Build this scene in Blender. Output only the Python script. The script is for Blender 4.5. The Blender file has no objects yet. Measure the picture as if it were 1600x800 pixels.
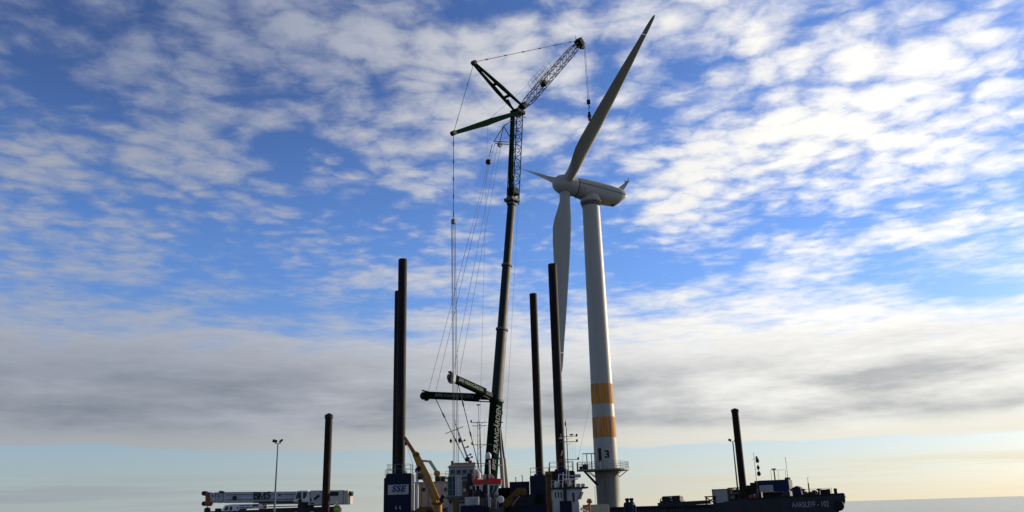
import bpy, bmesh, math, random
from mathutils import Vector, Matrix
random.seed(7)
R_ = math.radians
scene = bpy.context.scene
col = scene.collection

# ------------------------------------------------------------------ camera
FPX = 1290.0                      # focal length in pixels of the 1600 px wide photograph
PITCH = math.atan(398 / FPX)
ROLL = 0.029
CAM_H = 3.0
cam_data = bpy.data.cameras.new('camera')
cam = bpy.data.objects.new('camera', cam_data)
col.objects.link(cam)
_f = Vector((0, math.cos(PITCH), math.sin(PITCH)))
_r0 = Vector((1, 0, 0)); _u0 = _r0.cross(_f)
_r = _r0 * math.cos(ROLL) - _u0 * math.sin(ROLL)
_u = _r0 * math.sin(ROLL) + _u0 * math.cos(ROLL)
cam.matrix_world = Matrix(((_r.x, _u.x, -_f.x, 0), (_r.y, _u.y, -_f.y, 0), (_r.z, _u.z, -_f.z, CAM_H), (0, 0, 0, 1)))
cam_data.sensor_width = 36.0
cam_data.lens = 36.0 * FPX / 1600.0
cam_data.clip_start = 0.1
cam_data.clip_end = 60000
scene.camera = cam
scene.render.resolution_x = 1024
scene.render.resolution_y = 512

# ------------------------------------------------------------------ sky and sun
SUN_AZ = 61.0                     # degrees to the right of the view direction (+Y)
SUN_EL = 13.0
world = bpy.data.worlds.new('World')
scene.world = world
world.use_nodes = True
SKY_STRENGTH = 0.1
def srgb(r, g, b):
    f = lambda c: (c / 255 / 12.92 if c <= 10.3 else ((c / 255 + 0.055) / 1.055) ** 2.4) / SKY_STRENGTH
    return (f(r), f(g), f(b))
SKY_DUST, SKY_OZONE = 0.5, 2.0
RIM_EL, RIM_SLOPE = 3.95, -0.012
CLOUD_LIT_FAR, CLOUD_LIT_HIGH, CLOUD_LIT_NEAR = srgb(172, 176, 186), srgb(140, 151, 177), srgb(272, 268, 258)
CLOUD_SHADE_FAR, CLOUD_SHADE_NEAR = srgb(129, 136, 147), srgb(172, 173, 172)
RIM_FAR, RIM_NEAR = srgb(165, 165, 162), srgb(240, 230, 203)
HAZE_FAR, HAZE_NEAR = srgb(162, 184, 198), srgb(222, 231, 226)
STREAK_FAR, STREAK_NEAR = srgb(153, 162, 170), srgb(236, 226, 200)
LOW_FAR, LOW_NEAR = srgb(172, 184, 184), srgb(246, 232, 188)
COVER_GAIN, COVER_BASE, NOISE_GAIN, CELL_GAIN, RELIEF = 1.5, 0.385, 0.95, 0.62, 0.75
ALPHA_LO, ALPHA_HI = 0.245, 0.82
WARP, PUFF_SCALE, PUFF_GAIN = 0.15, 9.5, 0.38
SKY_COVER = (   # per cent + 50, azimuth -40..40 across, elevation 10..32 upward
    (53, 53, 50, 50, 50, 50, 50, 50, 50, 50, 50, 50, 50, 50, 50, 50, 50, 50, 50, 50, 50, 50, 50, 50, 50, 50, 49, 45, 44, 49, 53, 53),
    (53, 53, 49, 46, 44, 45, 46, 46, 47, 43, 39, 36, 38, 46, 49, 50, 50, 50, 50, 50, 50, 50, 50, 50, 50, 48, 39, 21, 30, 47, 53, 53),
    (53, 53, 50, 49, 47, 46, 51, 50, 44, 37, 45, 47, 44, 45, 49, 50, 50, 50, 50, 50, 51, 53, 53, 51, 47, 39, 41, 47, 53, 54, 53, 53),
    (53, 53, 51, 60, 60, 59, 52, 45, 34, 45, 55, 59, 58, 60, 59, 53, 47, 40, 38, 37, 38, 47, 52, 58, 65, 62, 64, 62, 55, 51, 53, 53),
    (53, 53, 55, 58, 51, 54, 58, 48, 41, 44, 44, 42, 42, 46, 47, 45, 42, 40, 41, 47, 58, 52, 46, 47, 52, 58, 53, 49, 51, 51, 53, 53),
    (53, 53, 55, 60, 52, 51, 55, 54, 52, 49, 38, 34, 35, 40, 45, 41, 36, 38, 44, 53, 66, 58, 52, 53, 57, 58, 57, 59, 58, 54, 53, 53),
    (53, 53, 49, 52, 54, 56, 57, 60, 55, 42, 38, 49, 52, 62, 57, 46, 41, 43, 47, 53, 61, 65, 62, 67, 72, 71, 68, 63, 58, 55, 53, 53),
    (53, 53, 48, 50, 51, 54, 55, 58, 52, 43, 45, 50, 55, 59, 53, 50, 49, 49, 50, 52, 53, 59, 65, 70, 68, 64, 62, 61, 59, 56, 53, 53),
    (53, 53, 51, 40, 40, 49, 52, 57, 53, 50, 52, 56, 61, 63, 60, 56, 55, 59, 56, 49, 44, 52, 60, 62, 61, 62, 63, 62, 60, 56, 53, 53),
    (53, 53, 47, 48, 53, 60, 56, 63, 55, 50, 55, 59, 63, 65, 65, 61, 58, 59, 55, 48, 40, 47, 55, 60, 59, 61, 61, 60, 57, 53, 53, 53),
    (53, 53, 52, 55, 58, 52, 44, 56, 60, 59, 62, 65, 65, 65, 64, 63, 61, 59, 58, 55, 45, 47, 59, 61, 56, 57, 56, 55, 53, 51, 53, 53),
    (53, 53, 50, 50, 51, 51, 50, 55, 62, 64, 66, 67, 66, 63, 62, 63, 64, 64, 64, 60, 52, 61, 55, 52, 53, 53, 52, 51, 51, 50, 53, 53),
)

def build_sky():
    nt = world.node_tree
    nt.nodes.clear()
    L = nt.links.new

    def val(x):
        return x
    def setin(sock, x):
        if isinstance(x, (int, float)):
            sock.default_value = x
        elif isinstance(x, (tuple, list)):
            sock.default_value = x
        else:
            L(x, sock)
    def M(op, a, b=None, c=None, clamp=False):
        n = nt.nodes.new('ShaderNodeMath'); n.operation = op; n.use_clamp = clamp
        setin(n.inputs[0], a)
        if b is not None: setin(n.inputs[1], b)
        if c is not None: setin(n.inputs[2], c)
        return n.outputs[0]
    def V(op, a, b=None):
        n = nt.nodes.new('ShaderNodeVectorMath'); n.operation = op
        setin(n.inputs[0], a)
        if b is not None:
            if op == 'SCALE': setin(n.inputs[3], b)
            else: setin(n.inputs[1], b)
        return n.outputs['Value'] if op in ('DOT_PRODUCT', 'LENGTH', 'DISTANCE') else n.outputs[0]
    def XYZ(x, y, z):
        n = nt.nodes.new('ShaderNodeCombineXYZ')
        for i, q in enumerate((x, y, z)): setin(n.inputs[i], q)
        return n.outputs[0]
    def noise(vec, scale, detail, rough=0.5, lac=2.0, dist=0.0):
        n = nt.nodes.new('ShaderNodeTexNoise'); n.noise_dimensions = '3D'
        L(vec, n.inputs['Vector'])
        n.inputs['Scale'].default_value = scale; n.inputs['Detail'].default_value = detail
        n.inputs['Roughness'].default_value = rough; n.inputs['Lacunarity'].default_value = lac
        n.inputs['Distortion'].default_value = dist
        return n.outputs['Fac'], n.outputs['Color']
    def sstep(x, a, b, lo=0.0, hi=1.0):
        n = nt.nodes.new('ShaderNodeMapRange'); n.interpolation_type = 'SMOOTHSTEP'
        setin(n.inputs[0], x); setin(n.inputs[1], a); setin(n.inputs[2], b); setin(n.inputs[3], lo); setin(n.inputs[4], hi)
        return n.outputs[0]
    def lin(x, a, b, lo=0.0, hi=1.0):
        n = nt.nodes.new('ShaderNodeMapRange')
        setin(n.inputs[0], x); setin(n.inputs[1], a); setin(n.inputs[2], b); setin(n.inputs[3], lo); setin(n.inputs[4], hi)
        return n.outputs[0]
    def mix(f, a, b, kind='MIX'):
        n = nt.nodes.new('ShaderNodeMix'); n.data_type = 'RGBA'; n.blend_type = kind
        setin(n.inputs[0], f)
        for s, x in ((n.inputs[6], a), (n.inputs[7], b)):
            if isinstance(x, tuple): s.default_value = (*x, 1.0)
            else: L(x, s)
        return n.outputs[2]
    def ramp(x, stops):
        n = nt.nodes.new('ShaderNodeValToRGB'); r = n.color_ramp
        while len(r.elements) < len(stops): r.elements.new(0.5)
        for e, (p, c) in zip(r.elements, stops):
            e.position = p; e.color = (*c, 1.0)
        L(x, n.inputs[0]); return n.outputs[0]

    tc = nt.nodes.new('ShaderNodeTexCoord')
    D = V('NORMALIZE', tc.outputs['Generated'])
    sep = nt.nodes.new('ShaderNodeSeparateXYZ'); L(D, sep.inputs[0])
    dx, dy, dz = sep.outputs
    el = M('MULTIPLY', M('ARCSINE', dz), 180 / math.pi)
    az = M('MULTIPLY', M('ARCTAN2', dx, dy), 180 / math.pi)
    sun = Vector((math.sin(R_(SUN_AZ)) * math.cos(R_(SUN_EL)), math.cos(R_(SUN_AZ)) * math.cos(R_(SUN_EL)), math.sin(R_(SUN_EL))))
    cs = V('DOT_PRODUCT', D, tuple(sun))                # cosine of the angle to the sun
    hglow = M('POWER', sstep(cs, -0.25, 0.92), 1.8)     # brightening of the low air towards the sun
    glow = M('POWER', sstep(cs, 0.02, 0.90), 1.5)       # forward scattering in the cloud sheet

    # clear sky
    sky = nt.nodes.new('ShaderNodeTexSky'); sky.sky_type = 'NISHITA'; sky.sun_disc = False
    sky.sun_elevation = R_(SUN_EL); sky.sun_rotation = R_(SUN_AZ)
    sky.altitude = 0; sky.air_density = 1.0; sky.dust_density = SKY_DUST; sky.ozone_density = SKY_OZONE
    tint = mix(sstep(el, 2.0, 17.0), (1.08, 1.14, 1.5), (0.93, 1.24, 1.98))
    clear = mix(1.0, sky.outputs[0], tint, 'MULTIPLY')
    high = sstep(el, 16.0, 31.0)                        # deeper blue and shaded cloud bases high up, away from the sun
    clear = mix(M('MULTIPLY', high, M('SUBTRACT', 1.0, glow)), clear, mix(1.0, clear, (0.72, 0.66, 0.68), 'MULTIPLY'))

    # cloud sheet: directions projected on a plane far above, with a little curvature at the horizon
    w = M('ADD', M('MAXIMUM', dz, 0.0), 0.018)
    P2 = XYZ(M('DIVIDE', dx, w), M('DIVIDE', dy, w), 0.37)
    wf, wc = noise(P2, 4.0, 4, 0.6)
    Pw = V('ADD', P2, V('SCALE', V('SUBTRACT', wc, (0.5, 0.5, 0.5)), WARP))
    n1, _ = noise(V('ADD', P2, (2.3, 1.1, 0.0)), 3.0, 5, 0.52)
    vo = nt.nodes.new('ShaderNodeTexVoronoi'); vo.voronoi_dimensions = '2D'; vo.feature = 'F1'
    L(Pw, vo.inputs['Vector']); vo.inputs['Scale'].default_value = PUFF_SCALE
    puff = M('SUBTRACT', 0.5, M('MULTIPLY', vo.outputs['Distance'], 1.0))
    cells, _ = noise(V('ADD', Pw, (11.0, 4.0, 2.0)), 15.0, 5, 0.6)
    near = sstep(el, 6.0, 20.0)                         # cells blur together far away

    # coverage of the sheet, by direction (azimuth, elevation in degrees)
    cov = sstep(el, 8.5, 15.5, 0.34, 0.0)              # closed sheet low down
    rows = len(SKY_COVER); ncol = len(SKY_COVER[0])
    azn = lin(az, -40, 40, 0.0, 1.0)
    for k in range(0, rows, 3):
        n = nt.nodes.new('ShaderNodeValToRGB'); r = n.color_ramp; r.interpolation = 'B_SPLINE'
        while len(r.elements) < ncol: r.elements.new(1.0)
        for i in range(ncol): r.elements[i].position = i / (ncol - 1)
        for i in range(ncol):
            r.elements[i].color = (*[(SKY_COVER[k + j][i]) / 100.0 for j in range(3)], 1.0)
        L(azn, n.inputs[0])
        v = V('SUBTRACT', n.outputs[0], (0.5, 0.5, 0.5))
        wts = XYZ(*[M('SUBTRACT', 1.0, M('ABSOLUTE', M('DIVIDE', M('SUBTRACT', el, 10.0 + 2.0 * (k + j)), 2.0)), clamp=True) for j in range(3)])
        cov = M('ADD', cov, V('DOT_PRODUCT', v, wts))
    cov = M('MULTIPLY', cov, COVER_GAIN)
    field = M('ADD', M('MULTIPLY', M('SUBTRACT', n1, 0.5), lin(near, 0, 0.5, 0.5, NOISE_GAIN)), M('ADD', cov, COVER_BASE))
    field = M('MULTIPLY_ADD', M('SUBTRACT', cells, 0.5), M('MULTIPLY', near, CELL_GAIN), field)
    field = M('MULTIPLY_ADD', puff, sstep(el, 9.0, 22.0, 0.0, PUFF_GAIN), field)
    # far rim of the sheet: it ends at about four degrees above the horizon
    rimn, _ = noise(XYZ(M('MULTIPLY', az, 0.09), M('MULTIPLY', el, 0.5), 5.0), 1.0, 4, 0.6)
    rimd = M('SUBTRACT', M('ADD', el, M('MULTIPLY', M('SUBTRACT', rimn, 0.5), 1.5)), M('ADD', RIM_EL, M('MULTIPLY', az, RIM_SLOPE)))
    alpha = M('MULTIPLY', sstep(field, ALPHA_LO, ALPHA_HI, 0.0, 0.94), sstep(rimd, -0.12, 0.22))
    thick = sstep(field, 0.58, 1.0)
    relief = M('MULTIPLY', M('ADD', M('MULTIPLY_ADD', M('SUBTRACT', n1, 0.5), 1.0, M('MULTIPLY', puff, 0.6)), M('MULTIPLY', M('SUBTRACT', cells, 0.55), 0.9)), M('MULTIPLY', near, RELIEF))
    # grey belly of the far sheet
    bandn, _ = noise(XYZ(M('MULTIPLY', az, 0.10), M('MULTIPLY', el, 0.42), 9.0), 1.0, 5, 0.58)
    belly = M('MULTIPLY', sstep(el, 11.8, 7.2), M('ADD', 0.56, M('MULTIPLY', M('SUBTRACT', bandn, 0.5), 3.2)), clamp=True)
    belly = M('MULTIPLY', belly, sstep(rimd, 0.1, 1.6))
    lit = mix(glow, mix(high, CLOUD_LIT_FAR, CLOUD_LIT_HIGH), CLOUD_LIT_NEAR)
    shade = mix(glow, CLOUD_SHADE_FAR, CLOUD_SHADE_NEAR)
    sh = M('ADD', M('MULTIPLY', thick, lin(glow, 0, 1, 0.24, 0.08)), M('MULTIPLY', belly, 0.78))
    sh = M('SUBTRACT', sh, relief, clamp=True)
    ccol = mix(sh, lit, shade)
    # warm lower rim, where the light passes under the sheet
    ccol = mix(M('MULTIPLY', sstep(rimd, 1.7, 0.1), 0.65), ccol, mix(hglow, RIM_FAR, RIM_NEAR))
    out = mix(alpha, clear, ccol)

    # haze and thin streaks near the horizon
    out = mix(M('MULTIPLY', sstep(el, 7.0, -0.5), 0.6), out, mix(hglow, HAZE_FAR, HAZE_NEAR))
    stn, _ = noise(XYZ(M('MULTIPLY', az, 0.05), M('MULTIPLY', el, 1.3), 2.0), 1.0, 4, 0.6)
    stm = M('MULTIPLY', sstep(stn, 0.42, 0.62), M('MULTIPLY', sstep(el, 3.0, 2.0), 0.75))
    out = mix(stm, out, mix(hglow, STREAK_FAR, STREAK_NEAR))
    out = mix(M('MULTIPLY', sstep(el, 1.6, -0.2), 0.45), out, mix(hglow, LOW_FAR, LOW_NEAR))

    bg = nt.nodes.new('ShaderNodeBackground'); bg.inputs[1].default_value = SKY_STRENGTH
    L(out, bg.inputs[0])
    wo = nt.nodes.new('ShaderNodeOutputWorld'); L(bg.outputs[0], wo.inputs[0])
    world.cycles.sampling_method = 'MANUAL'
    world.cycles.sample_map_resolution = 256
build_sky()

scene.view_settings.view_transform = 'Standard'
scene.view_settings.look = 'None'
scene.view_settings.gamma = 1.0
scene.view_settings.use_curve_mapping = False
scene.view_settings.exposure = 0.0
scene.cycles.use_adaptive_sampling = True
scene.cycles.adaptive_threshold = 0.015

sun_data = bpy.data.lights.new('sun', 'SUN')
sun_data.energy = 5.0
sun_data.angle = R_(0.6)
sun_data.color = (1.0, 0.86, 0.66)
sun_lamp = bpy.data.objects.new('sun', sun_data)
col.objects.link(sun_lamp)
_sd = Vector((math.sin(R_(SUN_AZ)) * math.cos(R_(SUN_EL)), math.cos(R_(SUN_AZ)) * math.cos(R_(SUN_EL)), math.sin(R_(SUN_EL))))
sun_lamp.rotation_euler = _sd.to_track_quat('Z', 'Y').to_euler()
sun_lamp.location = _sd * 300

# ------------------------------------------------------------------ helpers
CAM = Vector((0, 0, CAM_H))
X_, Y_, Z_ = Vector((1, 0, 0)), Vector((0, 1, 0)), Vector((0, 0, 1))
def ray(px, py):
    return _f * FPX + _r * (px - 800) + _u * (400 - py)
def at(px, py, Y):                       # point seen at (px, py) that stands at distance Y
    d = ray(px, py)
    return CAM + d * (Y / d.y)
def onplane(px, py, p0, n):              # point seen at (px, py) on a plane
    d = ray(px, py)
    return CAM + d * ((p0 - CAM).dot(n) / d.dot(n))

ORIGIN = {}
class MB:
    def __init__(self):
        self.v = []; self.f = []
    def add(self, vs, fs):
        o = len(self.v)
        self.v += [Vector(p) for p in vs]
        self.f += [tuple(i + o for i in q) for q in fs]
        return self
    def frame(self, c, ax, ay, az, s):
        hx, hy, hz = ax * s[0] / 2, ay * s[1] / 2, az * s[2] / 2
        vs = [c + a * hx + b * hy + e * hz for e in (-1, 1) for b in (-1, 1) for a in (-1, 1)]
        return self.add(vs, [(0, 2, 3, 1), (4, 5, 7, 6), (0, 1, 5, 4), (2, 6, 7, 3), (0, 4, 6, 2), (1, 3, 7, 5)])
    def box(self, c, s, yaw=0.0):
        c = Vector(c)
        ax = Vector((math.cos(yaw), math.sin(yaw), 0)); ay = Vector((-math.sin(yaw), math.cos(yaw), 0))
        return self.frame(c, ax, ay, Z_, s)
    def span(self, a, b):                # axis aligned box between two corners
        a, b = Vector(a), Vector(b)
        return self.frame((a + b) / 2, X_, Y_, Z_, [abs(q) for q in (b - a)])
    def beam(self, p, q, w, h, up=Z_, w2=None, h2=None):   # w across, h along up
        p, q = Vector(p), Vector(q); d = (q - p).normalized()
        s = d.cross(up)
        if s.length < 1e-4: s = d.cross(X_)
        s.normalize(); t = s.cross(d)
        w2 = w if w2 is None else w2; h2 = h if h2 is None else h2
        vs = [p + s * a * w / 2 + t * b * h / 2 for b in (-1, 1) for a in (-1, 1)] + [q + s * a * w2 / 2 + t * b * h2 / 2 for b in (-1, 1) for a in (-1, 1)]
        return self.add(vs, [(0, 2, 3, 1), (4, 5, 7, 6), (0, 1, 5, 4), (2, 6, 7, 3), (0, 4, 6, 2), (1, 3, 7, 5)])
    def tube(self, p, q, r, r2=None, n=8, cap=True):
        p, q = Vector(p), Vector(q); r2 = r if r2 is None else r2
        d = (q - p).normalized(); s = d.orthogonal().normalized(); t = d.cross(s)
        vs = []
        for c, rr in ((p, r), (q, r2)):
            for i in range(n):
                a = 2 * math.pi * i / n
                vs.append(c + (s * math.cos(a) + t * math.sin(a)) * rr)
        fs = [(i, (i + 1) % n, n + (i + 1) % n, n + i) for i in range(n)]
        if cap: fs += [tuple(range(n))[::-1], tuple(range(n, 2 * n))]
        return self.add(vs, fs)
    def path(self, pts, r, n=6):
        for a, b in zip(pts[:-1], pts[1:]): self.tube(a, b, r, n=n)
        return self
    def lathe(self, prof, c, axis=Z_, n=32, cap=True):
        c = Vector(c); d = Vector(axis).normalized(); s = d.orthogonal().normalized(); t = d.cross(s)
        vs = []; m = len(prof)
        for r, z in prof:
            for i in range(n):
                a = 2 * math.pi * i / n
                vs.append(c + d * z + (s * math.cos(a) + t * math.sin(a)) * r)
        fs = [(k * n + i, k * n + (i + 1) % n, (k + 1) * n + (i + 1) % n, (k + 1) * n + i) for k in range(m - 1) for i in range(n)]
        if cap: fs += [tuple(range(n))[::-1], tuple(range((m - 1) * n, m * n))]
        return self.add(vs, fs)
    def prism(self, pts, ext):           # polygon of 3D points pushed along ext
        n = len(pts); ext = Vector(ext)
        vs = [Vector(p) for p in pts] + [Vector(p) + ext for p in pts]
        return self.add(vs, [tuple(range(n))[::-1], tuple(range(n, 2 * n))] + [(i, (i + 1) % n, n + (i + 1) % n, n + i) for i in range(n)])
    def loft(self, rings, cap=True):
        n = len(rings[0]); m = len(rings)
        vs = [p for r in rings for p in r]
        fs = [(k * n + i, k * n + (i + 1) % n, (k + 1) * n + (i + 1) % n, (k + 1) * n + i) for k in range(m - 1) for i in range(n)]
        if cap: fs += [tuple(range(n))[::-1], tuple(range((m - 1) * n, m * n))]
        return self.add(vs, fs)
    def ball(self, c, r, n=12, sz=1.0):
        prof = [(max(r * math.sin(math.pi * k / 8), 0.002), -r * sz * math.cos(math.pi * k / 8)) for k in range(9)]
        return self.lathe(prof, c, Z_, n)
    def build(self, name, mat, parent=None, smooth=False, ang=38, bevel=0.0):
        me = bpy.data.meshes.new(name)
        o = ORIGIN.get(parent.name, Vector()) if parent else Vector()
        me.from_pydata([tuple(p - o) for p in self.v], [], self.f)
        bm = bmesh.new(); bm.from_mesh(me)
        bmesh.ops.recalc_face_normals(bm, faces=bm.faces)
        if bevel > 0:
            es = [e for e in bm.edges if len(e.link_faces) == 2 and e.calc_face_angle(0) > 0.6]
            bmesh.ops.bevel(bm, geom=es, offset=bevel, segments=2, affect='EDGES', clamp_overlap=True)
        bm.to_mesh(me); bm.free()
        if smooth or bevel > 0:
            me.shade_smooth()
            me.set_sharp_from_angle(angle=R_(ang))
        me.materials.append(mat)
        ob = bpy.data.objects.new(name, me)
        col.objects.link(ob)
        if parent:
            ob.parent = parent
        ORIGIN[ob.name] = o
        return ob

def tag(o, label, cat, group=None):
    o['label'] = label; o['category'] = cat
    if group: o['group'] = group
    return o
def thing(name, label, cat, loc, group=None):
    o = bpy.data.objects.new(name, None)
    col.objects.link(o)
    o.empty_display_size = 0.5
    o.location = loc
    ORIGIN[o.name] = Vector(loc)
    return tag(o, label, cat, group)
def struct(o):
    o['kind'] = 'structure'; return o
def stuff(o):
    o['kind'] = 'stuff'; return o

# ------------------------------------------------------------------ materials
def mat(name, c, rough=0.5, metal=0.0, var=0.15, scale=1.5, rust=0.0, rustc=(0.11, 0.045, 0.018), bump=0.0, streak=False, spec=0.22):
    m = bpy.data.materials.new(name); m.use_nodes = True
    nt = m.node_tree; b = nt.nodes['Principled BSDF']; L = nt.links.new
    tc = nt.nodes.new('ShaderNodeTexCoord')
    mp = nt.nodes.new('ShaderNodeMapping'); L(tc.outputs['Object'], mp.inputs[0])
    if streak: mp.inputs['Scale'].default_value = (1, 1, 0.14)
    n = nt.nodes.new('ShaderNodeTexNoise'); L(mp.outputs[0], n.inputs['Vector'])
    n.inputs['Scale'].default_value = scale; n.inputs['Detail'].default_value = 6; n.inputs['Roughness'].default_value = 0.6
    mr = nt.nodes.new('ShaderNodeMapRange'); L(n.outputs[0], mr.inputs[0])
    mr.inputs[1].default_value = 0.3; mr.inputs[2].default_value = 0.7
    mr.inputs[3].default_value = 1 - var; mr.inputs[4].default_value = 1 + var
    mx = nt.nodes.new('ShaderNodeMix'); mx.data_type = 'RGBA'; mx.blend_type = 'MULTIPLY'; mx.inputs[0].default_value = 1
    mx.inputs[6].default_value = (*c, 1); L(mr.outputs[0], mx.inputs[7])
    out = mx.outputs[2]
    if rust > 0:
        n2 = nt.nodes.new('ShaderNodeTexNoise'); L(mp.outputs[0], n2.inputs['Vector'])
        n2.inputs['Scale'].default_value = scale * 2.3; n2.inputs['Detail'].default_value = 8; n2.inputs['Roughness'].default_value = 0.68
        r2 = nt.nodes.new('ShaderNodeMapRange'); L(n2.outputs[0], r2.inputs[0]); r2.interpolation_type = 'SMOOTHSTEP'
        r2.inputs[1].default_value = 0.66 - 0.3 * rust; r2.inputs[2].default_value = 0.78 - 0.26 * rust
        m2 = nt.nodes.new('ShaderNodeMix'); m2.data_type = 'RGBA'
        L(r2.outputs[0], m2.inputs[0]); L(out, m2.inputs[6]); m2.inputs[7].default_value = (*rustc, 1)
        out = m2.outputs[2]
    L(out, b.inputs['Base Color'])
    rr = nt.nodes.new('ShaderNodeMapRange'); L(n.outputs[0], rr.inputs[0])
    rr.inputs[3].default_value = max(0.02, rough - 0.12); rr.inputs[4].default_value = min(1, rough + 0.12)
    L(rr.outputs[0], b.inputs['Roughness'])
    b.inputs['Metallic'].default_value = metal
    b.inputs['Specular IOR Level'].default_value = spec
    if bump > 0:
        bp = nt.nodes.new('ShaderNodeBump'); bp.inputs['Strength'].default_value = bump; bp.inputs['Distance'].default_value = 0.03
        L(n.outputs[0], bp.inputs['Height']); L(bp.outputs[0], b.inputs['Normal'])
    return m

M = dict(
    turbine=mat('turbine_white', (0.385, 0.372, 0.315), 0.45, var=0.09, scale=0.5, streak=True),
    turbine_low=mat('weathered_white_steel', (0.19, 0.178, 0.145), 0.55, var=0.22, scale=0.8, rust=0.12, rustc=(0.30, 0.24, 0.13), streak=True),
    seam=mat('seam_grey', (0.07, 0.07, 0.07), 0.6),
    orange=mat('marker_orange', (0.55, 0.205, 0.013), 0.65, var=0.28, scale=2, streak=True),
    black=mat('black_paint', (0.012, 0.012, 0.012), 0.5),
    galv=mat('galvanised_steel', (0.20, 0.20, 0.195), 0.55, var=0.15, scale=3),
    grate=mat('steel_grating', (0.16, 0.15, 0.13), 0.6, metal=0.3, rust=0.3),
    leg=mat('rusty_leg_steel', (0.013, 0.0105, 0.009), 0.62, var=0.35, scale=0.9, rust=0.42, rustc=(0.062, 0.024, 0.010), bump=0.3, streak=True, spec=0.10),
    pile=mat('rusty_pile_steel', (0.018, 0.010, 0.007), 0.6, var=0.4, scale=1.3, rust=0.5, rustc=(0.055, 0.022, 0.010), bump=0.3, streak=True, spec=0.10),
    blue=mat('dark_blue_paint', (0.0045, 0.0085, 0.027), 0.65, var=0.2, scale=1.2, rust=0.05, streak=True),
    blue2=mat('faded_blue_paint', (0.007, 0.02, 0.065), 0.65, var=0.25, scale=1.2, rust=0.15, streak=True),
    white=mat('white_paint', (0.60, 0.59, 0.56), 0.5, var=0.08, scale=1.5, rust=0.08, rustc=(0.25, 0.15, 0.08), streak=True),
    offwhite=mat('dirty_white_paint', (0.46, 0.44, 0.385), 0.6, var=0.14, scale=1.2, rust=0.18, rustc=(0.17, 0.09, 0.045), streak=True),
    grey=mat('light_grey_paint', (0.37, 0.365, 0.35), 0.6, var=0.1, scale=1.5, rust=0.08, streak=True),
    midgrey=mat('mid_grey_paint', (0.09, 0.09, 0.09), 0.65, var=0.15, scale=1.5, rust=0.15, streak=True),
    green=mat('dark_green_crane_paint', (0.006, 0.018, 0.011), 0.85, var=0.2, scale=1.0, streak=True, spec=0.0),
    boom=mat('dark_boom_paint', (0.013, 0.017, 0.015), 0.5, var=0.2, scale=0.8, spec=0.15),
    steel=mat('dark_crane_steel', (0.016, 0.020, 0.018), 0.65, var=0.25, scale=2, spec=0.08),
    rope=mat('wire_rope', (0.025, 0.025, 0.026), 0.6),
    rope_pale=mat('pale_rope', (0.45, 0.43, 0.38), 0.8),
    yellow=mat('crane_yellow', (0.38, 0.185, 0.03), 0.6, var=0.18, scale=2, rust=0.22, rustc=(0.12, 0.055, 0.02)),
    ochre=mat('ochre_boom_orange', (0.27, 0.11, 0.035), 0.6, var=0.2, scale=2, rust=0.2),
    dkyellow=mat('grimy_yellow', (0.13, 0.075, 0.016), 0.7, var=0.3, scale=2.5, rust=0.4, rustc=(0.06, 0.035, 0.015)),
    red=mat('signal_red', (0.62, 0.025, 0.018), 0.45, var=0.1, scale=2),
    glass=mat('dark_glass', (0.012, 0.016, 0.018), 0.08, var=0.05),
    greenglass=mat('green_netting', (0.03, 0.075, 0.07), 0.7, var=0.3, scale=5),
    dark=mat('dark_machinery', (0.018, 0.017, 0.016), 0.6, var=0.4, scale=3, rust=0.3, rustc=(0.04, 0.02, 0.01), bump=0.2),
    hull=mat('black_hull_paint', (0.024, 0.026, 0.029), 0.55, var=0.35, scale=0.6, rust=0.22, rustc=(0.05, 0.024, 0.012), streak=True),
    rubber=mat('rubber', (0.012, 0.012, 0.012), 0.75, var=0.3, scale=4),
    brown=mat('rusty_brown_steel', (0.13, 0.075, 0.03), 0.65, var=0.4, scale=2, rust=0.5, rustc=(0.05, 0.025, 0.012), streak=True),
    concrete=mat('quay_concrete', (0.30, 0.29, 0.27), 0.85, var=0.2, scale=0.7, bump=0.3),
    letter_grey=mat('greyed_lettering', (0.19, 0.20, 0.19), 0.7, var=0.25, scale=3),
    yawring=mat('brown_yaw_ring', (0.13, 0.105, 0.085), 0.6, var=0.2),
    letter=mat('white_lettering', (0.60, 0.60, 0.58), 0.5, var=0.05),
    navy=mat('navy_lettering', (0.010, 0.018, 0.09), 0.5, var=0.05),
    rustred=mat('rust_red_paint', (0.24, 0.065, 0.028), 0.6, var=0.3, scale=3, rust=0.3),
    cream=mat('cream_paint', (0.47, 0.44, 0.34), 0.6, var=0.1, scale=1.5, rust=0.1, streak=True),
    hivis=mat('hi_vis_fabric', (0.26, 0.34, 0.03), 0.85, var=0.15, scale=6),
    cloth=mat('dark_trouser_cloth', (0.02, 0.025, 0.04), 0.9),
    skin=mat('skin', (0.45, 0.26, 0.18), 0.6),
    trim=mat('orange_roof_trim', (0.62, 0.22, 0.02), 0.5, var=0.1),
)

def text(s, size, o, ux, uy, m, parent, name='lettering', bold=0.0, shear=0.0, space=1.0, wrap=None, depth=0.004, sx=1.0):
    cu = bpy.data.curves.new('t', 'FONT'); cu.body = s; cu.size = size; cu.align_x = 'CENTER'; cu.align_y = 'CENTER'
    cu.offset = bold; cu.shear = shear; cu.space_character = space; cu.extrude = depth; cu.resolution_u = 3
    t = bpy.data.objects.new('t', cu); col.objects.link(t)
    me = bpy.data.meshes.new_from_object(t)
    bpy.data.objects.remove(t); bpy.data.curves.remove(cu)
    ux = Vector(ux).normalized(); uy = Vector(uy).normalized(); n = ux.cross(uy)
    o = Vector(o); b = ORIGIN.get(parent.name, Vector())
    me.name = name
    for v in me.vertices:
        x, y, z = v.co
        p = o + ux * x * sx + uy * y + n * z
        if wrap: p = wrap(p, z)
        v.co = p - b
    me.materials.clear(); me.materials.append(m)
    ob = bpy.data.objects.new(name, me); col.objects.link(ob); ob.parent = parent
    ORIGIN[ob.name] = b
    return ob

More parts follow.
